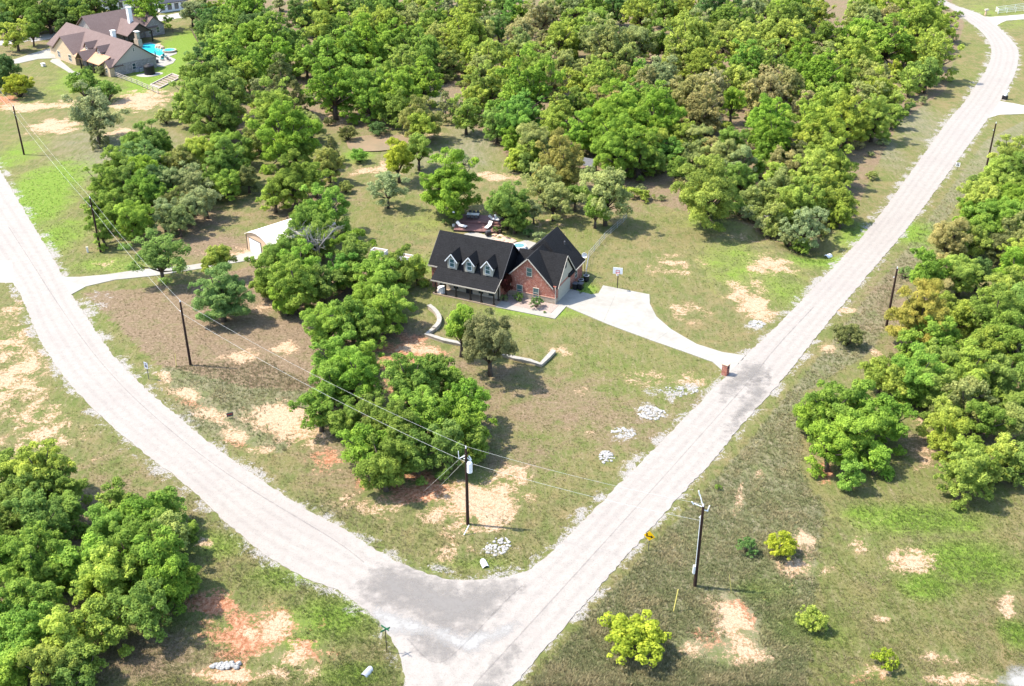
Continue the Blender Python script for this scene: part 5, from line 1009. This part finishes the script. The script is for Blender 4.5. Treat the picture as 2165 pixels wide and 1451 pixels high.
grove('''822,17,62,g 861,24,44,g 903,11,72,y 948,24,58,s 889,42,54,o 920,46,58,g 1000,20,78,y 977,52,64,y 1062,9,52,g 1085,24,50,e 1110,31,44,b 1036,48,48,s 1055,62,44,d 1145,37,68,r 1170,11,62,o 1192,18,50,g 1101,76,62,r 1099,100,56,o 1147,98,48,r 1184,87,72,y 818,55,72,y 865,54,54,o 835,81,62,b 878,100,84,g 902,118,74,g 903,67,54,y 929,79,58,o 985,70,84,y 1018,79,58,o 959,103,68,y 996,115,58,y 1036,118,74,y 1075,111,42,y 1075,133,38,y 896,140,64,g 948,133,54,o 996,159,36,y 1018,144,50,o 1136,148,90,y 1186,140,54,o 1170,177,54,r 1031,187,84,y 1068,166,64,y 1123,194,116,b 1003,218,54,y 942,225,44,kc 892,251,78,o 985,246,64,g 1101,240,80,e 1049,240,50,b 1181,240,64,y
1215,20,58,s 1255,22,64,g 1300,20,60,d 1335,6,42,s 1353,31,74,y 1403,17,64,g 1422,30,38,l 1451,20,58,y 1514,20,90,d 1542,31,48,y 1590,24,54,s 1211,59,64,y 1261,54,84,g 1261,89,84,o 1287,103,84,o 1217,89,54,g 1318,127,58,o 1340,81,84,sf 1392,89,70,g 1446,61,64,y 1477,61,64,s 1532,50,80,g 1569,48,54,g 1532,74,64,o 1459,100,104,y 1488,103,84,y 1566,100,84,y 1588,78,54,o 1486,140,84,y 1440,129,64,o 1577,140,76,b 1555,170,76,y 1348,148,40,e 1342,170,48,b 1403,152,64,s 1399,175,58,s 1217,148,50,o 1366,177,54,r 1274,166,74,y 1261,187,74,y 1218,181,64,y 1314,164,44,r 1322,198,48,e 1429,187,50,r 1468,205,96,r 1505,187,64,r 1477,240,84,r 1218,222,64,g 1278,222,64,r 1333,225,76,b 1385,227,86,b 1427,231,46,b 1590,214,50,r 1292,248,110,b 1385,255,94,b''', 'of the middle wood', 'oaks of the middle wood', 16)
grove('''1611,17,54,s 1665,18,76,b 1696,9,54,g 1729,28,54,y 1646,42,64,y 1689,37,64,g 1618,74,74,y 1661,81,84,y 1692,85,54,g 1624,137,80,y 1820,11,54,y 1848,11,42,l 1896,20,76,y 1962,15,64,g 1811,39,54,o 1840,44,62,o 1877,50,54,r 1942,55,86,y 1988,55,54,y 1748,87,74,g 1812,83,76,b 1873,89,96,b 1914,103,64,y 1960,103,64,y 1979,126,80,y 1962,157,66,g 1692,122,64,b 1748,118,54,o 1807,118,84,y 1785,133,54,y 1683,153,54,b 1735,163,86,b 1718,177,54,b 1831,153,54,o 1794,166,54,g 1892,148,34,l 1925,176,48,y 1923,157,38,g 1855,170,54,o 1624,194,80,r 1665,185,70,r 1628,166,54,r 1757,201,54,g 1785,200,48,b 1859,190,76,y 1831,207,64,o 1885,214,54,y 1703,220,48,r 1766,231,84,y 1729,236,76,y 1849,253,80,y 1888,246,44,g 1637,257,64,b 1794,259,86,y''', 'of upper roadside wood', 'oaks of the upper right wood', 16)
grove('''1415,258,54,b 1503,258,44,r 1627,268,90,b 1631,298,76,b 1714,270,84,y 1751,277,90,y 1705,301,64,y 1696,325,48,k 1779,262,44,y 1448,288,64,y 1417,318,54,e 1474,329,50,o 1503,321,50,r 1618,319,48,b 1655,343,54,r 1603,355,34,b 1636,373,44,y 1714,329,48,y 1760,345,90,y 1710,380,92,y 1751,370,54,y 1696,425,84,y 1733,412,64,y 1779,425,70,yf 1710,458,80,sf 1631,423,44,of 1430,362,44,g 1585,451,44,sh 1631,482,40,oh 1668,497,44,sh 1735,478,40,kh 1050,266,60,g 1087,264,74,e 1083,295,50,b 1129,301,74,o 1118,329,54,y 1087,340,38,y 1109,349,34,g 1170,273,64,y 1231,281,80,b 1262,270,64,b 1314,286,116,b 1305,323,100,b 1351,329,86,b 1379,305,64,y 1388,343,48,y 1530,332,64,o 1562,385,70,g 1600,415,54,o 1548,298,60,g 1470,292,58,o 1568,345,60,s 1652,395,60,o 1668,440,66,y 1640,457,50,o 1598,454,44,oh 1614,472,40,sh 1562,442,44,gh 1700,500,50,gh 1780,455,50,y''', 'along the wood front', 'oaks along the front edge of the wood', 15)
grove('''600,289,116,b 546,289,64,o 583,250,96,y 659,268,54,o 629,322,64,g 694,348,64,o 731,396,34,oh 620,385,104,g 579,412,64,y 666,381,64,g 309,303,80,g 280,326,64,g 341,311,46,g 300,340,76,u 241,363,64,g 226,390,74,g 269,385,74,g 309,366,64,b 320,385,60,d 354,344,46,g 383,340,58,o 361,377,58,sf 402,377,54,sf 411,394,64,sf 426,329,64,y 429,303,36,g 472,311,64,b 476,344,86,g 512,322,54,g 479,388,62,b 524,381,46,k 439,390,54,g 309,412,68,b 354,422,56,b 272,425,60,g 235,437,56,g 202,446,44,g 374,436,60,k 402,433,64,sf 435,424,56,sf 283,464,78,b 218,489,58,g 240,462,54,g 377,460,62,sf 346,464,56,s 700,311,34,kc 490,395,40,kh''', 'left of the workshop', 'oaks of the clump left of the workshop', 12)
grove('''690,446,90,b 660,470,70,g 590,548,76,g 566,588,76,g 629,566,92,b 620,607,104,g 603,632,64,b 652,480,76,g 668,515,70,g 622,520,64,g 685,505,56,g 746,523,66,b 749,549,74,g 722,577,66,e 749,586,64,g 680,598,76,g''', 'round the dead oak', 'oaks round the grey dead oak', 14)
grove('''803,595,94,b 786,629,86,b 823,647,86,b 851,568,74,g 882,572,46,y 749,668,66,b 814,674,70,b 692,692,90,b 744,684,86,g 785,702,66,g 716,758,88,b 778,760,52,b 747,796,104,b 703,818,78,b 675,866,88,b 730,890,76,g 862,805,110,g 923,796,84,g 959,812,58,b 895,874,112,b 791,888,74,g 986,860,92,b 986,905,94,b 1006,939,60,g 840,915,104,g 774,951,94,b 813,985,104,g 882,957,86,g 940,953,84,g''', 'on the corner lot', 'oaks of the long row on the corner lot', 10)
grove('''1757,867,112,b 1721,886,78,b 1817,862,92,b 1876,891,92,b 1757,946,98,b 1852,969,64,b 1802,1010,52,b 1805,915,104,b 1864,791,74,y 1893,817,66,y 1947,796,112,b 1978,829,84,g 1916,824,66,b 2054,791,112,y 1988,896,76,y 2042,860,94,o 2102,819,86,g 2078,893,86,g 2145,855,66,g 2138,896,66,o 2007,931,84,y 2054,974,88,y 2035,1012,90,y 2090,1000,56,y 2114,967,76,y 2152,988,66,g 1961,576,76,b 2033,581,80,y 2069,583,56,d 1993,614,44,r 2002,647,60,y 2029,680,56,y 1979,719,80,b 1997,735,66,b 1925,737,56,b 2078,746,84,y 1979,773,100,y 2104,665,112,g 2114,701,86,g 2140,737,84,g 2140,612,92,y 2150,576,76,b 2180,650,90,g 2180,790,90,g''', 'of right roadside wood', 'oaks right of the right road', 11)
grove('''2140,327,74,y 2105,377,74,y 2060,383,34,gh 2157,368,60,g 2078,407,56,y 2122,400,70,y 2065,436,78,y 2051,458,60,b 2140,434,84,b 2078,470,66,b 2122,465,74,b 2069,495,64,b 2158,470,60,g 2150,492,60,o 2006,513,80,r 2033,504,64,o 2058,515,64,y 2114,524,60,k 2150,544,64,y 2190,400,80,g''', 'of upper right edge', 'oaks of the upper right edge', 10)
grove('''84,1000,112,y 20,1004,92,g 128,1027,84,g 50,1050,92,g 84,1100,104,g 20,1108,84,g 141,1082,74,g 67,1169,128,b 135,1199,86,b 13,1192,86,b 256,1068,76,g 350,1071,72,g 296,1101,104,b 219,1128,92,b 363,1138,84,o 286,1169,130,g 404,1117,34,g 202,1192,84,b 337,1192,112,b 219,1232,112,y 219,1315,104,y 303,1281,112,g 353,1240,94,b 397,1232,60,b 50,1214,92,b 101,1226,70,g 34,1274,92,b 101,1274,76,g 118,1308,74,g 50,1342,112,b 135,1362,92,y 175,1397,92,g 34,1399,94,b 101,1416,104,y 17,1440,80,b 151,1430,84,g -20,1150,90,g -20,1300,90,b''', 'of bottom left wood', 'oaks of the near bottom left wood', 10)
grove('''20,25,66,g 60,20,76,g 100,30,68,g 120,12,60,d 150,25,66,d 168,38,56,g 30,5,66,g 75,48,50,g 5,45,56,d 195,10,60,g 140,50,44,d 240,20,36,d''', 'behind tan house drive', 'oaks behind the tan house drive', 12)
for a in ((32, 74, 62, 'y', 'dense', 'round yellow green tree alone beside the tan house drive'), (66, 70, 40, 'g', 'oak', 'small green tree behind the round yellow green one by the drive'), (10, 152, 72, 'd', 'dense', 'dark green bush at the left edge below the tan house drive'),
          (38, 183, 66, 'l', 'shrub', 'lime yellow bush at the left edge below the tan house lawn'), (178, 182, 74, 'g', 'shrub', 'green bush before the tan house front, left of two'), (226, 196, 54, 'g', 'shrub', 'green bush before the tan house front, right of two'), (215, 150, 28, 's', 'shrub', 'small grey green shrub at the tan house entry'), (188, 146, 22, 'd', 'shrub', 'small dark shrub at the tan house entry'),
          (198, 228, 104, 's', 'feathery', 'wide grey green tree above the little dark cedar'), (206, 282, 42, 'k', 'cedar', 'little dark cone shaped cedar on the far left lawn'), (350, 248, 44, 'o', 'shrub', 'olive shrub left of the pond trees beside pale sand'), (315, 20, 84, 'b', 'dense', 'bright green tree behind the tan house chimney'), (402, 20, 50, 's', 'feathery', 'grey tree at the top edge by the far drive'),
          (842, 340, 70, 'l', 'oak', 'lime yellow tree between pond and house'), (884, 318, 64, 'g', 'oak', 'green tree right beside the lime yellow one'), (950, 388, 136, 'b', 'dense', 'large round oak shading the deck behind the brick house'), (818, 392, 72, 's', 'feathery', 'small grey green tree alone on the back lawn'),
          (1185, 352, 114, 'm', 'dense', 'mustard olive dome shaped tree behind the house garden'), (1148, 390, 74, 'o', 'feathery', 'thin olive tree below the mustard dome tree'), (1170, 418, 74, 's', 'feathery', 'grey green tree with bare forked trunk behind the garage roof'), (1072, 430, 86, 'g', 'oak', 'mid green tree right of the deck'), (1089, 458, 70, 'g', 'dense', 'low green tree between deck and garage roof'), (1129, 443, 44, 's', 'feathery', 'slender grey green tree left of the forked trunk one'),
          (1283, 406, 108, 's', 'feathery', 'soft grey green tree over the wire fence end'), (1259, 448, 54, 'g', 'oak', 'small green tree at the end of the wire fence'), (1216, 414, 48, 'g', 'oak', 'small green tree between the two grey green ones behind the garage'), (1496, 404, 150, 'y', 'dense', 'great yellow green oak at the edge of the side lawn'), (1548, 225, 56, 'b', 'oak', 'tall slim bright tree with bare trunk in the wood'),
          (336, 538, 112, 'u', 'feathery', 'feathery grey green tree standing over the narrow driveway'), (458, 555, 68, 'y', 'oak', 'open crowned green oak below the narrow driveway'), (466, 628, 122, 'u', 'dense', 'round blue green tree on the dry lawn behind the bare pole'), (973, 692, 76, 'b', 'oak', 'small bright green oak by the straight stone wall'), (1036, 728, 112, 'k', 'oak', 'dark olive tree on the front lawn casting a clear shadow'),
          (1943, 672, 128, 'm', 'dense', 'mustard olive tree behind the leaning pole'), (1916, 578, 36, 'u', 'shrub', 'blue green bushy shrub left of the right wood'), (1886, 757, 24, 'k', 'shrub', 'tiny dark shrub at the edge of the right wood'), (1793, 710, 66, 'k', 'shrub', 'low wide green shrub on the right verge'),
          (1342, 1352, 142, 'l', 'shrub', 'big lime yellow bush beside the near end of the right road'), (1579, 1155, 48, 'd', 'shrub', 'dark green bush on the right, next to a yellower one'), (1653, 1155, 70, 'l', 'shrub', 'tall lime olive bush beside the dark green one'), (1717, 1310, 66, 'y', 'shrub', 'low sprawling yellow green bush on the bottom right grass'), (1873, 1397, 58, 'l', 'shrub', 'compact lime bush near the bottom right corner'), (1519, 1031, 18, 'g', 'shrub', 'tiny spiky green plant above the bracket pole'),
          (1096, 630, 26, 'd', 'shrub', 'dark green shrub under the left garage window'), (1133, 640, 34, 'd', 'shrub', 'dark green shrub under the right garage window'), (1152, 660, 8, 'g', 'shrub', 'tiny plant in the gravel bed by the walkway'), (1065, 630, 20, 's', 'shrub', 'small grey shrub at the porch end of the bed'), (1052, 487, 22, 'd', 'shrub', 'dark shrub at the right end of the deck'), (1140, 500, 30, 's', 'shrub', 'grey grassy shrub behind the rear roof'), (1118, 494, 26, 'd', 'shrub', 'dark shrub in the bed behind the house'), (1228, 617, 8, 'g', 'shrub', 'tiny plant by the barrels'),
          (942, 470, 20, 'd', 'shrub', 'dark shrub at the left foot of the deck'), (800, 271, 40, 'd', 'shrub', 'dark reeds on the far bank of the pond'), (735, 280, 40, 'k', 'shrub', 'brown brush at the left end of the pond'), (890, 268, 64, 'y', 'oak', 'yellow olive tree at the right end of the pond'), (980, 340, 30, 's', 'shrub', 'grey brush on the slope behind the back lawn'), (760, 330, 40, 'e', 'shrub', 'bright reeds on the near bank of the pond')):
    plant(*a[:4], a[4], a[5], hs=.72 if a[2] == 142 else .85 if a[3] == 'u' else 1.35 if a[0] == 973 else 1.0)
for r, px, py, D, c, k in TREES:
    if r['label'].startswith('tall slim'): r.scale = (r.scale[0], r.scale[1], r.scale[2] * 1.35)
# red leaved ornamental tree at the garage corner
COL['w'] = ((.09, .03, .022), 'dark red'); rt = plant(1063, 600, 26, 'w', 'oak', 'dark red leaved small tree between porch and garage gable', None, 1.5); rt.location = H(-7.55, -1.25); rt.scale = (.5, .5, .95)
# grey dead oak
def dead_tree():
    rd = random.Random(5); p = P(674, 566); r = empty('dead_tree', p, 0, 'grey leafless dead oak with bare branches among green oaks', 'tree'); m = MB(); m.tube([(0, 0, -.2), (.1, .1, 2.0), (.2, 0, 3.6)], [.38, .3, .26], 8); m.build('trunk', M['deadwood'], r)
    def br(mb, a, d, L, rad, dep):
        pts = [a]; q = a.copy(); dd = d.copy()
        for k in range(3): dd = (dd + Vector((rd.gauss(0, .2), rd.gauss(0, .2), rd.gauss(.03, .12)))).normalized(); q = q + dd * L / 3; pts.append(q.copy())
        mb.tube(pts, [rad, rad * .8, rad * .65, rad * .4], 5)
        if dep:
            for k in range(3 if dep > 1 else 4):
                at = pts[rd.choice([1, 2, 3])]; n = (dd + Vector((rd.gauss(0, .75), rd.gauss(0, .75), rd.gauss(.1, .4)))).normalized(); br(mb, at, n, L * .62, rad * .5, dep - 1)
    for k in range(7):
        a = k * .9 + rd.uniform(-.3, .3); mb = MB(); br(mb, Vector((.2, 0, 3.0 + rd.uniform(-.4, .6))), Vector((math.cos(a), math.sin(a), rd.uniform(.45, 1.3))).normalized(), rd.uniform(2.6, 3.6), .15, 3); mb.build('branch', M['deadwood'], r)
dead_tree()

def thicket():
    rd = random.Random(9); pr = []
    for k in range(6):
        me, lc, Hh = crown('bush', 3.6, 900 + k); tm = trunk_mesh('shrub', 3.6, Hh, lc, k); t = bpy.data.meshes.new('stems'); t.from_pydata(tm.v, [], tm.f); pr.append((3.6, me, t, Hh))
    clear = [(800, 301, 95, 42), (940, 205, 50, 26), (1000, 330, 70, 60), (1770, 50, 50, 26), (1380, 136, 40, 10), (1250, 352, 40, 30), (830, 345, 60, 40)]
    out = []; n = 0
    xs = [q[0] for q in FOREST]; ys = [q[1] for q in FOREST]
    while n < 620:
        y = -15 + 540 * rd.random() ** .9; x = rd.uniform(400, 2040); ins = False
        for (x0, y0), (x1, y1) in zip(FOREST, FOREST[1:] + FOREST[:1]):
            if (y0 > y) != (y1 > y) and x < (x1 - x0) * (y - y0) / (y1 - y0) + x0: ins = not ins
        if not ins or any(((x - a) / c) ** 2 + ((y - b) / d) ** 2 < 1 for a, b, c, d in clear): continue
        p = P(x, y); c = COL[rd.choice('ggyyooosdrk')][0]; sc = rd.uniform(.45, 1.0); v = rd.uniform(.8, 1.05); n += 1
        out.append(((p.x, p.y, min(0, ground_z(p.x, p.y)) - .1), rd.uniform(0, 6.28), (sc * rd.uniform(.9, 1.4), sc * rd.uniform(.9, 1.4), sc), pr[n % 6], (c[0] * v, c[1] * v, c[2] * v, 1)))
    far_wood(out, 'undergrowth', 'low tangled undergrowth between the trees of the woods', 'undergrowth')
thicket()
far_wood(REST)
print('trees', len(TREES), 'merged', len(REST), 'oaks', sum(1 for t in TREES if t[5] in ('oak', 'dense')))
